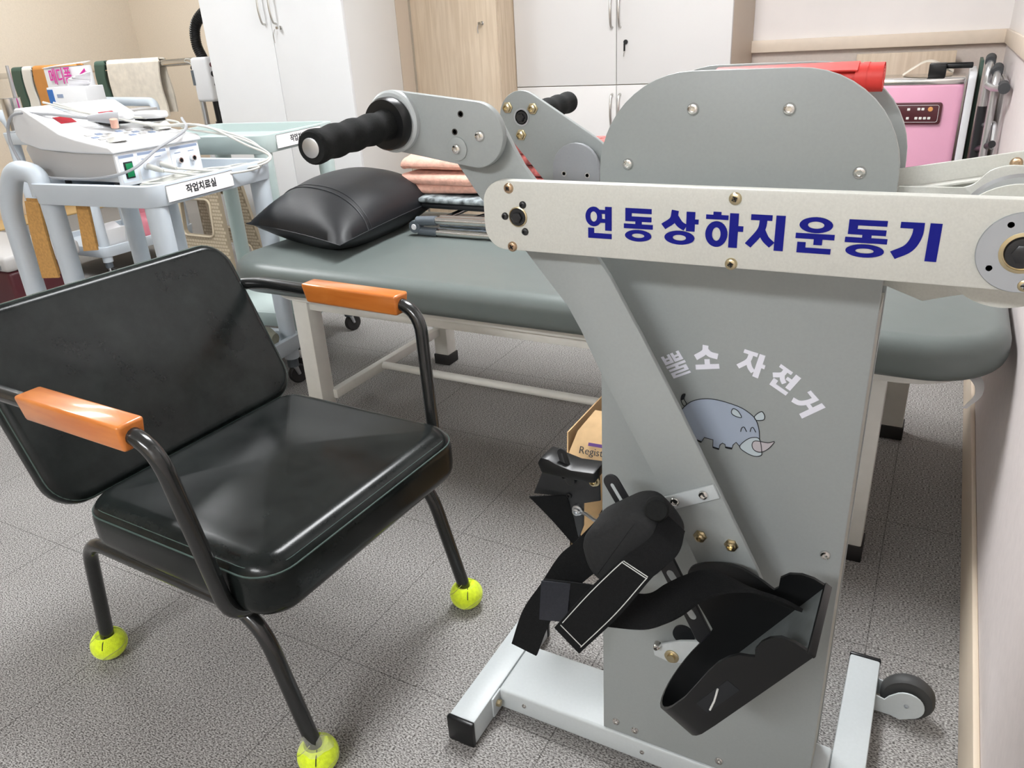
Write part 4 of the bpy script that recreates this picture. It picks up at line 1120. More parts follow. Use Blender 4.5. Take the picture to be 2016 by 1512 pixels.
bm = B(); box(bm, (-2.69, 3.702, 0), (-2.672, 3.818, 2.1)); struct('trim_4', bm, M['filler'])

c2 = thing('locker', 'pale oak single door locker between the white cabinets', 'locker', (-2.4, 4.0, 0), 0, 'cabinets along the back wall')
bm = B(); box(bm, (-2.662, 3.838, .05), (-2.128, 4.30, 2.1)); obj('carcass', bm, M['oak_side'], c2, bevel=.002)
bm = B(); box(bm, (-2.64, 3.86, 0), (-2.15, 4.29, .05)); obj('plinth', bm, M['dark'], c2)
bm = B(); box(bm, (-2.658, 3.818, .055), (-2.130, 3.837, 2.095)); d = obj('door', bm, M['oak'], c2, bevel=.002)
bm = B(); keylock(bm, -2.215, 3.818, 1.172); obj('lock', bm, M['chrome'], d)
bm = B(); tube(bm, [(-2.230, 3.80, 1.168), (-2.236, 3.80, 1.15), (-2.234, 3.80, 1.125)], .0022, 6); obj('key', bm, M['steel'], d)

c3 = thing('cabinet', 'wide pale white cabinet with upper and lower doors right of the oak locker', 'cabinet', (-1.55, 4.2, 0), 0, 'cabinets along the back wall')
bm = B(); box(bm, (-2.124, 4.02, .05), (-.970, 4.475, 2.1)); obj('carcass', bm, M['filler'], c3, bevel=.002)
bm = B(); box(bm, (-2.10, 4.04, 0), (-1.0, 4.46, .05)); obj('plinth', bm, M['dark'], c3)
CABW = mat('pale_white_laminate', (0.76, 0.745, 0.735), .4)
for (x0, x1, s) in ((-2.124, -1.5475, -1), (-1.5435, -.968, 1)):
    hx_ = -1.5455 + s * .022
    bm = B(); box(bm, (x0, 4.00, .8465), (x1, 4.019, 2.09)); d = obj('upper_door', bm, CABW, c3, bevel=.0012)
    bm = B(); bow_handle(bm, hx_, 4.0, 1.115, 1.275, .006); obj('handle', bm, M['handle'], d)
    if s > 0:
        bm = B(); lathe(bm, [(.011, 0), (.011, .006), (0, .007)], (-1.495, 4.0, 1.045), (0, -1, 0), 20); lk = obj('lock', bm, M['black_m'], d)
        bm = B(); box(bm, (-1.502, 3.985, 1.003), (-1.494, 3.990, 1.039)); obj('key', bm, M['black_p'], d)
        bm = B(); tube(bm, [(-1.500, 3.987, 1.003), (-1.502, 3.987, .978)], .0025, 6); obj('key_ring', bm, M['chrome'], d)
    bm = B(); box(bm, (x0, 4.00, .055), (x1, 4.019, .8425)); d = obj('lower_door', bm, CABW, c3, bevel=.0012)
    bm = B(); bow_handle(bm, hx_, 4.0, .64, .80, .006); obj('handle', bm, M['handle'], d)

# ------------------------------------------------------------------ things in the right-hand corner
t = thing('heating_cabinet', 'pink metal cabinet with maroon control panel against the back wall', 'heating cabinet', (-.2, 4.0, 0))
bm = B(); box(bm, (-.42, 3.80, .02), (.030, 4.12, .838)); bd = obj('body', bm, M['pink'], t, bevel=.022, seg=4)
bm = B(); box(bm, (-.422, 3.798, .826), (.032, 4.122, .850)); obj('lid_rim', bm, M['chrome'], t, bevel=.006)
bm = B(); prism(bm, rrect(-.24, .672, -.037, .758, .010), 'y', 3.788, 3.800); cp = obj('control_panel', bm, M['maroon'], t, bevel=.002)
pan2 = [(-.222, .744), (-.052, .744), (-.052, .688), (-.222, .688)]
bm = B(); tube(bm, [(x, 3.7875, z) for x, z in rrect(-.228, .681, -.048, .748, .008)], .0008, 5, closed=True); obj('border_line', bm, M['paper'], cp)
for x, z in ((-.160, .732), (-.160, .697), (-.122, .733), (-.107, .733), (-.128, .697), (-.112, .697), (-.096, .697), (-.080, .697)):
    bm = B(); prism(bm, rrect(x - .0055, z - .005, x + .0055, z + .005, .002, 3), 'y', 3.7868, 3.788); obj('button', bm, M['offwhite'], cp)
bm = B(); lathe(bm, [(.0095, 0), (.008, .002), (0, .002)], (-.079, 3.788, .732), (0, -1, 0), 20); obj('power_button', bm, mat('orange_lamp', (.75, .36, .12), .4), cp)
bm = B(); box(bm, (-.11, 3.86, .850), (-.045, 3.93, .905)); tube(bm, [(-.075, 3.895, .893), (.05, 3.885, .893)], .012, 12); obj('lid_handle', bm, M['black_p'], t, bevel=.005)
t = thing('towel', 'white cloth draped on top of the pink cabinet', 'cloth', (-.13, 3.95, .85))
bm = B(); ribbon(bm, [(-.21, 3.945, .857), (-.17, 3.945, .885), (-.13, 3.95, .908), (-.09, 3.95, .902), (-.02, 3.95, .862)], [(-.21, 4.08, .857), (-.17, 4.09, .885), (-.13, 4.09, .905), (-.09, 4.1, .900), (-.02, 4.1, .862)], .006, 6); obj('cloth', bm, M['towel_w'], t)
t = thing('foam_board', 'white board standing between the pink cabinet and the walking frame', 'board', (.055, 4.0, 0))
bm = B(); prism(bm, rrect(3.78, 0, 4.22, .872, (0, 0, .03, .03), 6), 'x', .040, .068); obj('board', bm, M['white_p'], t, bevel=.004)
t = thing('plywood_board', 'plain wooden board leaning on the wall behind the pink cabinet', 'board', (-.2, 4.4, 0))
bm = B(); box(bm, (-.45, 4.40, 0), (-.02, 4.425, .93)); obj('board', bm, M['oak'], t, bevel=.002)
t = thing('green_board', 'dark green board edge standing beside the walking frame', 'board', (.085, 4.2, 0))
bm = B(); box(bm, (.078, 4.05, 0), (.090, 4.36, .90)); obj('board', bm, M['dgreen'], t, bevel=.001)

wk = thing('walking_frame', 'folded aluminium walking frame leaning against the right wall', 'walking frame', (.12, 3.6, 0))
AL = M['alu']
bm = B(); tube(bm, fillet([(.112, 3.60, .0), (.106, 3.60, .46), (.100, 3.60, .890), (.102, 3.66, .925), (.108, 3.86, .925), (.116, 3.92, .89), (.125, 3.92, .0)], .05, 6), .0135, 14); obj('side_frame', bm, AL, wk)
bm = B(); tube(bm, [(.104, 3.60, .40), (.1005, 3.60, .760)], .0165, 14); obj('sleeve', bm, M['black_m'], wk)
bm = B(); tube(bm, fillet([(.135, 3.50, .0), (.130, 3.50, .46), (.126, 3.50, .860), (.128, 3.56, .895), (.134, 3.80, .895), (.142, 3.86, .86), (.150, 3.86, .0)], .05, 6), .0125, 14); obj('side_frame', bm, AL, wk)
for a, b_ in (((.101, 3.63, .916), (.103, 3.70, .926)), ((.1265, 3.53, .884), (.129, 3.60, .896)), ((.148, 3.30, .845), (.150, 3.42, .846))):
    bm = B(); tube(bm, [a, b_], .0185, 14); obj('hand_grip', bm, M['grey_foam'], wk)
bm = B(); tube(bm, fillet([(.103, 3.60, .835), (.120, 3.40, .838), (.158, 3.34, .845), (.158, 3.86, .85)], .04, 5), .0115, 12); obj('cross_tube', bm, AL, wk)
bm = B(); tube(bm, [(.108, 3.60, .60), (.150, 3.45, .64)], .0135, 12); obj('cross_tube', bm, M['black_m'], wk)
bm = B(); tube(bm, fillet([(.112, 3.60, .69), (.150, 3.50, .71), (.152, 3.47, .62)], .02, 5), .008, 10); obj('latch', bm, AL, wk)
for x, y in ((.112, 3.60), (.125, 3.92), (.135, 3.50), (.150, 3.86)):
    bm = B(); lathe(bm, [(.017, 0), (.018, .02), (.015, .05)], (x, y, 0), (0, 0, 1), 18); obj('rubber_tip', bm, M['rubber'], wk)
# ------------------------------------------------------------------ plastic trolleys
def castor(bm_stem, x, y, r=.036, ang=.6):
    pass
def trolley(name, label, loc, rot, W, D, Ht, m, group, mids=(.20,), handle=None, sign=None):
    t = thing(name, label, 'trolley', loc, rot, group)
    def tray(z, hgt, nm):
        bm = B(); r = .045
        o0 = rrect(-W / 2, -D / 2, W / 2, D / 2, r, 6); o1 = rrect(-W / 2 + .004, -D / 2 + .004, W / 2 - .004, D / 2 - .004, r, 6)
        i0 = rrect(-W / 2 + .022, -D / 2 + .022, W / 2 - .022, D / 2 - .022, r - .012, 6)
        zt, zb, zf = z, z - hgt, z - hgt * .55
        A = [bm.verts.new((x, y, zb)) for x, y in o1]; Bq = [bm.verts.new((x, y, zt)) for x, y in o0]
        Cq = [bm.verts.new((x, y, zt)) for x, y in i0]; Dq = [bm.verts.new((x, y, zf)) for x, y in i0]
        n = len(o0)
        for P_, Q_ in ((A, Bq), (Bq, Cq), (Cq, Dq)):
            for i in range(n):
                j = (i + 1) % n; bm.faces.new((P_[i], P_[j], Q_[j], Q_[i]))
        bm.faces.new(list(reversed(A))); bm.faces.new(Dq)
        return obj(nm, bm, m, t, local=True, bevel=.003, seg=2, ang=40)
    top = tray(Ht, .060, 'top_tray')
    for z in mids: tray(z, .055, 'shelf')
    for sx in (-1, 1):
        for sy in (-1, 1):
            x, y = sx * (W / 2 - .040), sy * (D / 2 - .040)
            bm = B(); tube(bm, [(x, y, .10), (x, y, .3), (x, y, Ht - .03)], [.026, .029, .031], 18); lg = obj('post', bm, m, t, local=True)
            bm = B(); tube(bm, [(x, y, .068), (x, y, .105)], .020, 14); st = obj('castor_stem', bm, M['dgrey_p'], lg, local=True)
            bm = B(); a = .7 * sx + .4 * sy
            dx, dy = math.cos(a) * .012, math.sin(a) * .012
            lathe(bm, [(.012, -.011), (.030, -.011), (.035, -.007), (.035, .007), (.030, .011), (.012, .011)], (x + dx, y + dy, .0355), (-math.sin(a), math.cos(a), 0), 26); wl = obj('castor_wheel', bm, M['rubber'], lg, local=True)
            bm = B()
            for k in (-1, 1):
                ox, oy = -math.sin(a) * .014 * k, math.cos(a) * .014 * k
                tube(bm, [(x + ox * .6, y + oy * .6, .075), (x + dx + ox, y + dy + oy, .036)], [.010, .006], 8)
            obj('castor_fork', bm, M['steel'], wl, local=True)
    if sign:
        x = W / 2 + .0005
        y0, y1 = sign
        bm = B(); prism(bm, [(y0, Ht - .051), (y1, Ht - .051), (y1, Ht - .006), (y0, Ht - .006)], 'x', x - .001, x + .0012); sg = obj('label_sign', bm, M['paper'], top, local=True, label='white paper label with black Korean lettering')
        bm = B(); tube(bm, [(x + .0014, a, b_) for a, b_ in ((y0, Ht - .051), (y1, Ht - .051), (y1, Ht - .006), (y0, Ht - .006))], .0006, 4, closed=True); obj('label_border', bm, M['ink'], top, local=True)
        mt = ROOTM[t.name] @ frame((x + .0016, (y0 + y1) / 2, Ht - .0285), (0, 1, 0), (0, 0, 1))
        text('label_text', '작업치료실', .026, M['ink'], mt, top, .0002, 0.0006)
    if handle: handle(t)
    return t

def handle1(t):
    m = M['cart_b']
    for s in (-1, 1):
        bm = B(); tube(bm, fillet([(-.235, .215 * s, .745), (-.235, .215 * s, .805), (-.335, .215 * s, .822), (-.405, .215 * s, .70), (-.410, .215 * s, .15)], [0, .05, .09, .05, 0], 8), .030, 20); obj('handle_arm', bm, m, t, local=True)
    bm = B(); tube(bm, [(-.345, -.215, .800), (-.345, .215, .800)], .018, 16); obj('handle_bar', bm, m, t, local=True)
c1c = Vector((-1.86, 1.38, 0)); r1 = math.radians(5)
W1, D1 = .50, .51
off = Matrix.Rotation(r1, 3, 'Z') @ Vector((-W1 / 2, D1 / 2, 0))
p1 = c1c + off
trol = trolley('trolley', 'blue-grey plastic trolley carrying the white therapy unit, labelled rim behind the armchair', tuple(p1), r1, W1, D1, .785, M['cart_b'], 'plastic trolleys', (.19,), handle1, (-.205, .055))
r2 = math.radians(9)
W2, D2 = .56, .46
p2 = Vector((-2.00, 1.95, 0)) + Matrix.Rotation(r2, 3, 'Z') @ Vector((-W2 / 2, D2 / 2, 0))
trolley('trolley', 'green-grey plastic trolley with an empty labelled top tray in front of the white cabinet', tuple(p2), r2, W2, D2, .845, M['cart_g'], 'plastic trolleys', (.22,), None, (-.16, .12))
def handle3(t):
    m = M['cart_b']
    bm = B(); tube(bm, fillet([(.245, .26, .735), (.245, .275, .875), (-.245, .275, .885), (-.245, .26, .735)], [0, .045, .045, 0], 8), .024, 18); obj('push_handle', bm, m, t, local=True)
    bm = B(); tube(bm, fillet([(-.27, -.24, .735), (-.29, -.26, .86), (-.75, -.26, .88)], [0, .06, 0], 8), .030, 18); obj('side_handle', bm, m, t, local=True)
p3 = Vector((-4.20, 2.82, 0))
trolley('trolley', 'blue-grey plastic trolley holding the medicine bag and boxes near the rail', tuple(p3), 0, .62, .62, .775, M['cart_b'], 'plastic trolleys', (.185,), handle3)

# ------------------------------------------------------------------ electrotherapy unit on the near trolley
ru = math.radians(0)
un = thing('therapy_unit', 'white electrotherapy console with green power switch on the near trolley', 'therapy unit', (-2.055, 1.425, .752), ru)
# local: x towards -X (depth), y along the jack side; origin = lower near corner
Ld, Wd = .415, .315
def ux(x): return -x
bm = B(); prism(bm, [(ux(x), z) for x, z in [(.008, .028), (.008, .112), (.25, .110), (Ld - .015, .130), (Ld, .115), (Ld - .03, .042), (.25, .028)]], 'y', .012, Wd - .012); obj('lower_case', bm, M['dev_grey'], un, local=True, bevel=.004)
top = [(-.010, .108), (-.010, .118), (.004, .127), (.145, .148), (.21, .163), (.355, .232), (.395, .234), (.42, .20), (.425, .160), (.405, .136), (.32, .116), (.16, .109)]
bm = B(); prism(bm, [(ux(x), z) for x, z in top], 'y', 0, Wd); obj('upper_shell', bm, M['white_p'], un, local=True, bevel=.006, seg=3)
bm = B(); box(bm, (-.009, .010, .016), (.002, Wd - .010, .108)); jp = obj('jack_panel', bm, M['white_p'], un, local=True, bevel=.004)
bm = B()
for (y0, y1) in ((.018, .070), (.080, .182), (.194, .298)): box(bm, (.0015, y0, .026), (.0028, y1, .102))
obj('panel_print', bm, M['dev_panel'], jp, local=True)
bm = B()
for (y0, y1) in ((.020, .068), (.082, .180), (.196, .296)): box(bm, (.0026, y0, .0935), (.0033, y1, .1005))
JY = (.102, .148, .220, .270)
for y in JY:
    box(bm, (.0026, y - .011, .0808), (.0033, y + .011, .0832))
obj('panel_header', bm, M['dev_line'], jp, local=True)
bm = B(); box(bm, (.002, .030, .036), (.006, .058, .082)); sw = obj('power_switch', bm, M['ink'], jp, local=True, bevel=.001)
bm = B(); box(bm, (.0055, .033, .040), (.009, .055, .078)); obj('rocker', bm, M['green_sw'], sw, local=True, bevel=.0015)
for y in JY:
    bm = B(); lathe(bm, [(.0105, 0), (.0105, .004), (.0085, .008), (.0085, .012), (.006, .012), (.006, .004), (0, .004)], (.002, y, .060), (1, 0, 0), 22); jk = obj('jack', bm, M['chrome'], jp, local=True)
    bm = B(); lathe(bm, [(.0058, 0), (0, .0005)], (.0085, y, .060), (1, 0, 0), 16); obj('jack_hole', bm, M['ink'], jk, local=True)
sl = math.atan2(.232 - .163, .145)
def slope_pt(x, y, lift=0):      # on the raised rear slope
    k = (x - .21) / .145
    return Vector((ux(x) + math.sin(sl) * lift, y, .163 + k * (.232 - .163) + math.cos(sl) * lift))
def flat_pt(x, y, lift=0):
    k = (x - .004) / .141 if x < .145 else 1 + (x - .145) / .065 * .71
    return Vector((ux(x), y, .127 + .021 * k + lift))
def plate(bm, f, x0, x1, y0, y1, l0, l1):
    a = [f(x0, y0, l1), f(x1, y0, l1), f(x1, y1, l1), f(x0, y1, l1)]; b_ = [f(x0, y0, l0), f(x1, y0, l0), f(x1, y1, l0), f(x0, y1, l0)]
    A = [bm.verts.new(p) for p in a]; D = [bm.verts.new(p) for p in b_]
    bm.faces.new(A); bm.faces.new(list(reversed(D)))
    for i in range(4):
        j = (i + 1) % 4; bm.faces.new((A[i], D[i], D[j], A[j]))
bm = B(); plate(bm, slope_pt, .222, .348, .012, Wd - .012, -.001, .0012); obj('display_panel', bm, M['white_p'], un, local=True)
for (y0) in (.045, .195):
    bm = B(); plate(bm, slope_pt, .255, .290, y0, y0 + .050, .001, .0025); obj('display_window', bm, M['red_lcd'], un, local=True)
bm = B()
for y0 in (.025, .172): plate(bm, slope_pt, .318, .342, y0, y0 + .115, .001, .002)
obj('title_strip', bm, M['dev_panel'], un, local=True)
for i in range(3):
    for j in range(7):
        if (i + j) % 3 == 1 and i == 2: continue
        bm = B(); y = .045 + j * .034; x = .090 + i * .030
        plate(bm, flat_pt, x, x + .013, y, y + .018, -.001, .0022); obj('key', bm, M['dev_line'] if (i + j) % 2 else M['dev_grey'], un, local=True)
for x, y in ((.048, .068), (.11, .275)):
    bm = B(); p = flat_pt(x, y); lathe(bm, [(.027, 0), (.027, .014), (.023, .017), (.020, .024), (.0, .024)], (p.x, p.y, p.z), (-.14, 0, 1), 32); obj('dial', bm, M['offwhite'], un, local=True)
for x, y in ((.30, .04), (.05, .04), (.05, .27), (.36, .27)):
    bm = B(); lathe(bm, [(.014, 0), (.014, .032)], (ux(x), y, -.001), (0, 0, 1), 16); obj('rubber_foot', bm, M['rubber'], un, local=True)
UM = ROOTM[un.name]
def U(x, y, z): return UM @ Vector((ux(x), y, z))
# suction electrodes and leads lying on the console
for k, (lb, x, y, rz) in enumerate((('white hand electrode lying on the console nearer its right display', .205, .185, .5), ('white hand electrode lying on the console edge by the far dial', .14, .262, .2))):
    t = thing('electrode', lb, 'electrode', tuple(U(x, y, .178)), ru + rz, 'electrodes on the therapy unit')
    bm = B(); cushion(bm, .12, .055, .020, .022, 0, crown=.004, edge=.008, n=5, m=5); obj('shell', bm, M['white_p'], t, local=True, ang=60)
    bm = B(); cushion(bm, .10, .042, .008, .018, -.008, crown=.0, edge=.003, n=5, m=4); obj('contact_pad', bm, M['black_p'], t, local=True, ang=60)
def lead(pts, r, m, nm='lead', n=8):
    bm = B(); tube(bm, catmull(pts, n), r, 8)
    return obj(nm, bm, m, un)
def plug(bm, y):
    a = U(-.012, y, .060); b_ = U(-.070, y + .004, .048)
    tube(bm, [a, a.lerp(b_, .5), b_], [.008, .0085, .005], 12)
T = lambda x, y, z: Vector((x, y, z))
for k, y in enumerate((.102, .148)):
    p0 = U(-.070, y + .004, .048)
    if k == 0:
        pts = [p0, T(-1.92, 1.62, .775), T(-1.87, 1.74, .770), T(-1.91, 1.83, .772), T(-1.99, 1.80, .775), T(-2.0, 1.6, .765), T(-1.93, 1.46, .764), T(-1.90, 1.42, .764)]
    else:
        pts = [p0, T(-1.93, 1.68, .778), T(-1.885, 1.80, .776), T(-1.89, 1.86, .800), T(-1.96, 1.80, .86), T(-2.08, 1.72, .895), U(.08, .30, .165), U(.17, .20, .19)]
    ld = lead(pts, .0034, M['cable'])
    bm = B(); plug(bm, y); obj('plug', bm, M['cable'], ld)
lead([U(.35, .10, .240), U(.27, .14, .208), U(.16, .20, .178), U(.06, .26, .156), U(-.02, .325, .148), T(-1.93, 1.80, .84), T(-1.885, 1.85, .792), T(-1.93, 1.72, .770), T(-1.90, 1.58, .768), T(-1.90, 1.45, .768)], .0038, M['cable'])
lead([U(.37, .08, .244), U(.28, .12, .214), U(.17, .17, .186), U(.07, .23, .160), U(-.01, .30, .154), T(-1.96, 1.84, .85), T(-1.90, 1.862, .80)], .0034, M['cable'])
pts = []
for i in range(16 * 5):
    a = 2 * math.pi * i / 16; k = i / 16; r_ = .055 + .012 * k
    pts.append(T(-1.972 + r_ * .55 * math.cos(a) + .006 * k, 1.50 + .02 * k + r_ * 1.5 * math.sin(a), .760 + .0045 * k + .002 * math.sin(3 * a)))
lead(pts, .0032, M['cable'], 'coiled_lead', 4)
pts = [U(.175, .13, .190), U(.22, .09, .198), U(.30, .03, .215), U(.39, -.012, .215), U(.425, -.020, .14), U(.37, -.022, .045), U(.27, -.022, .040), U(.08, -.014, .042), U(-.03, .03, .062), U(-.03, .13, .105), U(-.022, .25, .145), U(.06, .315, .172)]
lead(pts, .0042, M['cable_g'], 'mains_lead', 10)
t2 = thing('lead_plug', 'grey moulded plug lying between the console displays', 'plug', tuple(U(.175, .13, .17)), 0)
bm = B(); tube(bm, [U(.205, .10, .196), U(.19, .118, .194), U(.165, .142, .192), U(.15, .16, .188)], [.008, .012, .017, .019], 14); obj('body', bm, M['cable_g'], t2)
bm = B(); tube(bm, [U(.125, .125, .166), U(.12, .122, .190)], .011, 16); obj('knob', bm, M['towel_p'], t2)
# tan felt belts hanging from the near trolley
for k, (lb, A_, D_) in enumerate((
    ('long tan felt belt hanging down from the near trolley front', [(-2.445, 1.375, .724), (-2.450, 1.365, .62), (-2.452, 1.360, .485)], [(-2.375, 1.375, .724), (-2.370, 1.365, .62), (-2.362, 1.360, .495)]),
    ('shorter tan felt belt hanging right of the long one', [(-2.235, 1.40, .724), (-2.238, 1.395, .66), (-2.245, 1.39, .580)], [(-2.180, 1.40, .724), (-2.178, 1.395, .66), (-2.178, 1.39, .588)]))):
    t = thing('felt_belt', lb, 'belt', A_[0], 0, 'tan felt belts')
    for d_, q in ((0, 1.0), (.014, .96)):
        bm = B(); ribbon(bm, [Vector(p) + Vector((-.012 * (1 if d_ else 0), d_, .006 if d_ else 0)) for p in A_], [Vector(p) + Vector((-.018 * (1 if d_ else 0), d_, .006 if d_ else 0)) for p in D_], .006, 6); obj('strap', bm, M['felt'], t)

t = thing('rolled_pouch', 'olive grey rolled pouch on the lower shelf of the near trolley', 'pouch', (-1.97, 1.74, .165))
bm = B(); tube(bm, [(-2.12, 1.73, .205), (-2.08, 1.73, .207), (-1.94, 1.75, .208), (-1.91, 1.755, .204)], [.018, .036, .038, .022], 20); obj('roll', bm, mat('olive_grey_cloth', (.30, .30, .24), .85, noise=.2, nscale=30), t)
# ------------------------------------------------------------------ things on and under the third trolley
t = thing('medicine_bag', 'white and magenta printed bag standing on the far trolley', 'bag', (-4.24, 2.80, .745))
bm = B(); box(bm, (-4.43, 2.80, .75), (-4.05, 2.83, 1.085))
for v in bm.verts:
    if v.co.z > 1: v.co.y += .01; v.co.x += -.01
bg = obj('bag', bm, M['white_p'], t, bevel=.006)
bm = B(); ribbon(bm, [(-4.44, 2.805, 1.080), (-4.30, 2.80, 1.088), (-4.06, 2.805, 1.098)], [(-4.44, 2.84, 1.085), (-4.30, 2.845, 1.094), (-4.06, 2.84, 1.104)], .003, 5); obj('crimped_top', bm, M['tissue'], t)
text('lettering', '메디폼', .088, M['magenta'], frame((-4.285, 2.797, 1.032), (1, 0, .03), (-.05, .03, 1)), t, .0005, .0015, .82)
bm = B(); prism(bm, [(-4.30, .905), (-4.17, 1.0), (-4.16, .78), (-4.28, .78)], 'y', 2.7965, 2.799); prism(bm, [(-4.14, 1.03), (-4.065, 1.07), (-4.062, 1.055)], 'y', 2.7965, 2.799); obj('magenta_print', bm, M['magenta'], t)
t = thing('tissue_box', 'white and blue tissue box in front of the magenta bag', 'tissue box', (-3.965, 2.66, .745), .05)
bm = B(); box(bm, (-.16, -.055, 0), (.13, .055, .245)); obj('box', bm, M['white_p'], t, bevel=.003, local=True)
bm = B(); box(bm, (-.158, -.0565, .01), (-.115, -.0545, .235)); box(bm, (-.115, -.0565, .01), (.02, -.0545, .045)); obj('blue_print', bm, M['bluep'], t, local=True)
bm = B(); box(bm, (-.09, -.0565, .195), (-.045, -.0545, .212)); obj('small_print', bm, M['dev_line'], t, local=True)
bm = B(); ribbon(bm, [(-.02, -.03, .24), (.0, -.035, .272), (.03, -.03, .285), (.07, -.02, .295)], [(.06, .03, .24), (.08, .02, .262), (.095, .02, .28), (.115, .01, .31)], .004, 6)
for v in bm.verts: v.co += Vector((random.uniform(-.006, .006), random.uniform(-.006, .006), random.uniform(-.006, .006)))
obj('tissue', bm, M['tissue'], t, local=True)
t = thing('steel_cup', 'small steel cup with forceps at the left of the magenta bag', 'cup', (-4.44, 2.58, .745))
bm = B(); lathe(bm, [(.044, 0), (.046, .005), (.050, .20), (.053, .202), (.048, .20), (.043, .01), (0, .008)], (-4.44, 2.58, .745), (0, 0, 1), 30); obj('cup', bm, M['chrome'], t)
bm = B(); tube(bm, [(-4.44, 2.60, .76), (-4.415, 2.60, 1.0), (-4.41, 2.60, 1.105)], [.006, .010, .008], 10); obj('forceps', bm, M['steel'], t)
t = thing('steel_tray', 'grey metal tray on the far trolley below the white towel', 'tray', (-3.98, 2.96, .745))
bm = B(); box(bm, (-.07, -.11, 0), (.07, .11, .105)); obj('pan', bm, M['dev_grey'], t, bevel=.004, local=True)
t = thing('plastic_tub', 'small white plastic tub on the lower trolley shelf', 'tub', (-3.98, 2.62, .155))
bm = B()
v = []
for z, w_, d_ in ((0, .058, .055), (.115, .072, .068), (.115, .064, .060), (.012, .050, .048)):
    v.append([bm.verts.new((-3.98 + x, 2.62 + y, .155 + z)) for x, y in ((-w_, -d_), (w_, -d_), (w_, d_), (-w_, d_))])
for A, D in zip(v[:-1], v[1:]):
    for i in range(4): bm.faces.new((A[i], A[(i + 1) % 4], D[(i + 1) % 4], D[i]))
bm.faces.new(list(reversed(v[0]))); bm.faces.new(v[-1])
tb = obj('tub', bm, M['white_p'], t, bevel=.004)
bm = B(); ribbon(bm, [(-4.04, 2.57, .262), (-3.98, 2.565, .285), (-3.92, 2.57, .262)], [(-4.04, 2.67, .262), (-3.98, 2.675, .288), (-3.92, 2.67, .262)], .01, 6); obj('crumpled_wrap', bm, M['tissue'], t)
bm = B(); lathe(bm, [(.014, 0), (.012, .001), (0, .001)], (-3.965, 2.5585, .205), (0, -1, 0), 6); obj('yellow_sticker', bm, mat('yellow_sticker', (.75, .55, .12), .6), tb)
t = thing('pink_bottle', 'pink and green plastic bottle beside the white tub', 'bottle', (-3.94, 2.86, .155))
bm = B(); lathe(bm, [(.055, 0), (.065, .02), (.065, .11), (.05, .135), (.025, .15), (.025, .175), (0, .175)], (-3.97, 2.86, .155), (0, 0, 1), 28); obj('bottle', bm, M['pinkbag'], t)
bm = B(); box(bm, (-3.96, 2.772, .158), (-3.90, 2.80, .185)); obj('cap', bm, M['greenp'], t, bevel=.005)
t = thing('baking_tray', 'flat steel tray lying on the lower trolley shelf under the tub', 'tray', (-4.0, 2.8, .145))
bm = B(); cushion(bm, .36, .50, .025, .03, 0, crown=-.0, edge=.005, n=5, m=3); place(bm, Matrix.Translation((-4.08, 2.82, .128))); obj('tray', bm, M['steel'], t)

# folding step stool
st = thing('step_stool', 'tan woven-texture plastic folding step stool near the white cabinet', 'stool', (-3.56, 2.95, 0))
def stool_side(y, lean):
    bm = B()
    outer = [(-.235, 0), (-.165, 0), (-.145, .085), (-.12, .105), (.12, .105), (.145, .085), (.165, 0), (.235, 0), (.185, .46), (-.185, .46)]
    hole = rrect(-.115, .195, .115, .385, .030, 5)
    # outer ring filled round the hole as quads between matching polygons
    import bisect
    O = [Vector((a, b_, 0)) for a, b_ in outer]; H_ = [Vector((a, b_, 0)) for a, b_ in hole]
    tess = __import__('mathutils').geometry.tessellate_polygon([O, H_])
    allp = O + H_
    def Pm(p, k): return (-3.56 + p.x, y + lean * (p.y / .46) + k, p.y)
    F = [bm.verts.new(Pm(p, 0)) for p in allp]; K = [bm.verts.new(Pm(p, .020)) for p in allp]
    for tr in tess:
        bm.faces.new([F[i] for i in tr]); bm.faces.new([K[i] for i in reversed(tr)])
    for base_, n_ in ((0, len(O)), (len(O), len(H_))):
        for i in range(n_):
            j = (i + 1) % n_
            bm.faces.new((F[base_ + i], K[base_ + i], K[base_ + j], F[base_ + j]))
    return bm
for y, ln in ((2.86, .04), (3.10, -.04)):
    bm = stool_side(y, ln); sd = obj('side_panel', bm, M['tan_d'], st, ang=30)
    bm = B()
    for k in range(24):
        z = .012 + k * .0188
        for i in range(22):
            x = -.22 + i * .0205 + (.010 if k % 2 else 0)
            ins = abs(x) < .235 - z * .11 - .010 and not (abs(x) < .155 and z < .118) and not (abs(x) < .128 and .182 < z < .398)
            if ins: 
                yy = y + ln * (z / .46) - .0012
                box(bm, (-3.56 + x - .0085, yy, z - .0065), (-3.56 + x + .0085, yy + .003, z + .0065))
    obj('weave_relief', bm, M['tan_p'], sd)
    bm = B(); hp = [(-3.56 + a, y + ln * (b_ / .46) - .004, b_) for a, b_ in rrect(-.120, .190, .120, .390, .034, 5)]
    tube(bm, hp, .006, 8, closed=True)
    tube(bm, [(-3.56 + a, y + ln * (b_ / .46) - .003, b_) for a, b_ in ((-.165, .004), (-.145, .088), (-.12, .108), (.12, .108), (.145, .088), (.165, .004))], .006, 8)
    obj('moulded_rim', bm, M['tan_p'], sd)
bm = B(); prism(bm, rrect(-3.76, 2.87, -3.36, 3.12, .03), 'z', .46, .485); obj('step', bm, M['tan_p'], st, bevel=.005)
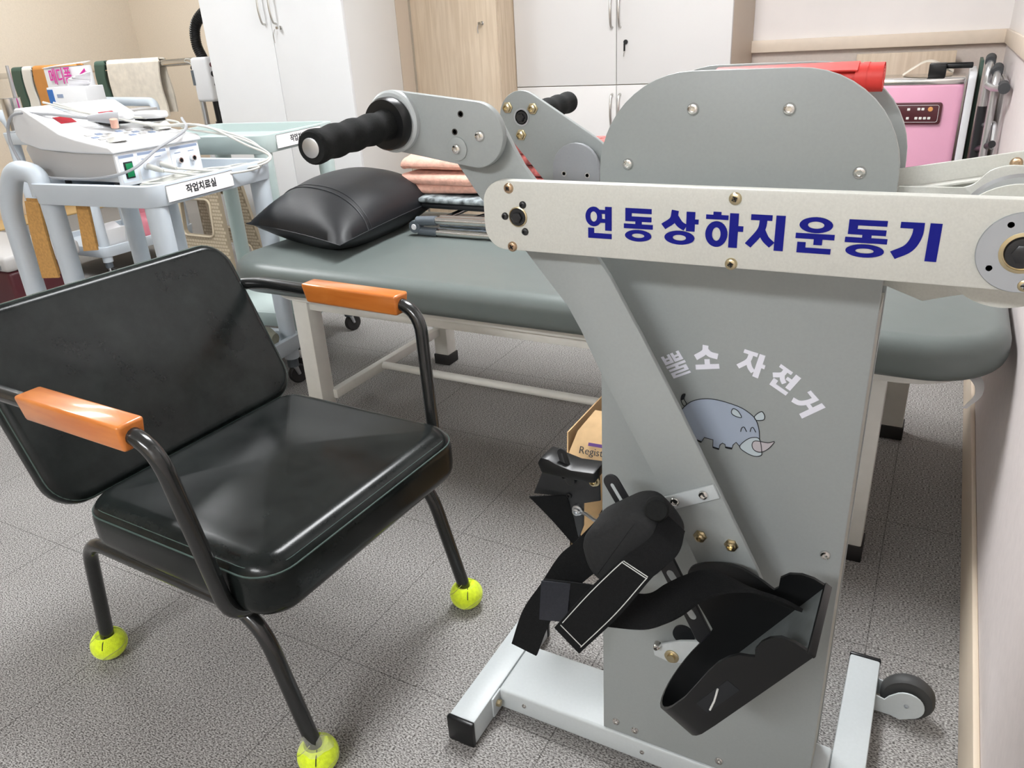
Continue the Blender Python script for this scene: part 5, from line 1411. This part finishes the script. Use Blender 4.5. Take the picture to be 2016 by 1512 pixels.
# maroon machine with grey lid
t = thing('vacuum_cleaner', 'maroon box-shaped appliance with grey lid on the floor at the left', 'appliance', (-4.20, 2.18, 0))
bm = B(); box(bm, (-4.60, 1.99, 0), (-3.86, 2.36, .20)); obj('body', bm, M['maroon'], t, bevel=.02, seg=3)
bm = B(); box(bm, (-4.60, 1.98, .20), (-3.85, 2.37, .275)); ld = obj('lid', bm, M['dev_grey'], t, bevel=.02, seg=3)
bm = B(); tube(bm, fillet([(-4.12, 1.975, .225), (-4.08, 1.955, .235), (-3.93, 1.955, .235), (-3.89, 1.975, .225)], .02, 4), .012, 10); obj('handle', bm, M['steel'], ld)

# steel rails with cloths hung over them, behind the far trolley
pr = thing('parallel_bars', 'stainless steel parallel bars standing along the back wall', 'parallel bars', (-5.0, 3.7, 0))
ST = M['steel']
for y in (3.66, 4.22):
    bm = B(); tube(bm, [(-6.40, y, 1.035), (-4.10, y, 1.072)], .021, 18); obj('rail', bm, M['chrome'], pr)
    for x in (-6.1, -4.22):
        bm = B(); cyl(bm, (x, y, 0), (x, y, .62), .024, 16); obj('post', bm, M['white_p'], pr)
        bm = B(); cyl(bm, (x, y, .55), (x, y, 1.055), .018, 16); obj('inner_post', bm, ST, pr)
        bm = B(); lathe(bm, [(.028, 0), (.028, .05), (.02, .06)], (x, y, .60), (0, 0, 1), 16); cyl(bm, (x, y - .025, .632), (x, y - .06, .632), .014, 12); obj('clamp', bm, M['white_p'], pr)
bm = B(); lathe(bm, [(.03, 0), (.034, .01), (.024, .03)], (-4.22, 3.66, 1.02), (0, 0, 1), 18); obj('joint_cap', bm, M['black_p'], pr)
def drape(lb, nm, x0, x1, z, drop_f, drop_b, m, cat, y=3.66):
    bm = B(); pts = []
    n = 8
    prof = [(-.034 - .006, -drop_f)] + [(-.033, -drop_f * k) for k in (.75, .5, .25)] + [(-.030 * math.cos(a), .030 * math.sin(a)) for a in [math.pi * i / 8 for i in range(9)]] + [(.033, -drop_b * k) for k in (.3, .6, 1)]
    A = []; D = []
    for k, (dy, dz) in enumerate(prof):
        A.append((x0 + .004 * math.sin(k * 1.7), y + dy, z + dz)); D.append((x1 + .012 * math.cos(k * 1.3), y + dy, z + dz + (.01 if k == 0 else 0)))
    ribbon(bm, A, D, .010, 4)
    return tagged(nm, bm, m, lb, cat, 'covers hung on the steel rail')
drape('cream white towel hung over the steel rail', 'towel', -5.03, -4.52, 1.068, .33, .30, M['towel_w'], 'towel')
drape('orange-brown cover hung over the rail left of the bag', 'rail_cover', -5.86, -5.36, 1.060, .26, .26, M['towel_o'], 'cover')
drape('narrow beige strip of the rail padding left of the orange cover', 'rail_pad', -5.99, -5.89, 1.060, .27, .24, M['offwhite'], 'cover')
drape('dark padded band on the rail left of the white towel', 'rail_pad', -5.16, -5.06, 1.066, .24, .24, M['dgreen'], 'cover')
drape('dark padded band at the left end of the rail', 'rail_pad', -6.12, -6.01, 1.058, .30, .24, M['dgreen'], 'cover')

# heat lamp stand with corrugated black hose
hl = thing('heat_lamp_stand', 'white control box on a stand with corrugated black hose beside the white cabinet', 'lamp stand', (-4.03, 3.62, 0))
def hose(bm, pts, r, n=10):
    P = catmull(pts, n * 3); rs = [r * (1.0 + .10 * (i % 4 in (0, 1)) - .05) for i in range(len(P))]
    tube(bm, P, rs, 16)
bm = B(); lathe(bm, [(.20, 0), (.20, .02), (.04, .05), (.03, .06)], (-3.98, 3.56, 0), (0, 0, 1), 32); obj('base', bm, M['offwhite'], hl)
bm = B(); cyl(bm, (-3.98, 3.56, .05), (-3.98, 3.56, .62), .022, 16); obj('pole', bm, M['white_p'], hl)
bm = B(); hose(bm, [(-3.98, 3.56, .50), (-3.98, 3.56, .60), (-3.98, 3.56, .72)], .032, 12); obj('lower_hose', bm, M['black_p'], hl)
bm = B(); cyl(bm, (-3.98, 3.56, .70), (-3.985, 3.56, .90), .025, 16); obj('neck', bm, M['black_p'], hl)
bm = B(); box(bm, (-.075, -.05, -.125), (.065, .05, .125), Matrix.Translation((-3.985, 3.53, .965))); cbx = obj('control_box', bm, M['white_p'], hl, bevel=.02, seg=3)
bm = B(); box(bm, (-.07, -.035, -.11), (.072, .045, .11), Matrix.Translation((-3.95, 3.56, .965))); obj('side_housing', bm, M['cab_grey'], hl, bevel=.015, seg=3)
for z, r_, m_ in ((1.045, .016, 'maroon'), (.995, .019, 'black_p'), (.935, .009, 'black_p')):
    bm = B(); lathe(bm, [(r_, 0), (r_ * .9, .02), (0, .022)], (-3.895, 3.512, z), (.35, -1, 0), 20); obj('dial', bm, M[m_], cbx)
bm = B(); box(bm, (-4.058, 3.476, .935), (-4.040, 3.481, 1.02)); obj('display', bm, M['dgrey_p'], cbx)
bm = B(); hose(bm, [(-4.01, 3.55, 1.07), (-4.045, 3.55, 1.16), (-4.035, 3.56, 1.26), (-3.96, 3.58, 1.33), (-3.86, 3.60, 1.36), (-3.72, 3.62, 1.36), (-3.68, 3.66, 1.30)], .030, 12); obj('upper_hose', bm, M['black_p'], hl)
bm = B(); tube(bm, catmull([(-3.93, 3.53, .845), (-3.92, 3.52, .80), (-3.88, 3.50, .72), (-3.80, 3.47, .62), (-3.78, 3.46, .1)], 6), .004, 8); obj('power_lead', bm, M['cable_g'], hl)
bm = B(); tube(bm, catmull([(-4.06, 3.52, 1.07), (-4.10, 3.50, 1.085), (-4.12, 3.50, 1.07), (-4.08, 3.51, 1.05), (-4.06, 3.50, .95), (-4.05, 3.50, .83)], 6), .003, 6); obj('thin_lead', bm, M['cable'], hl)
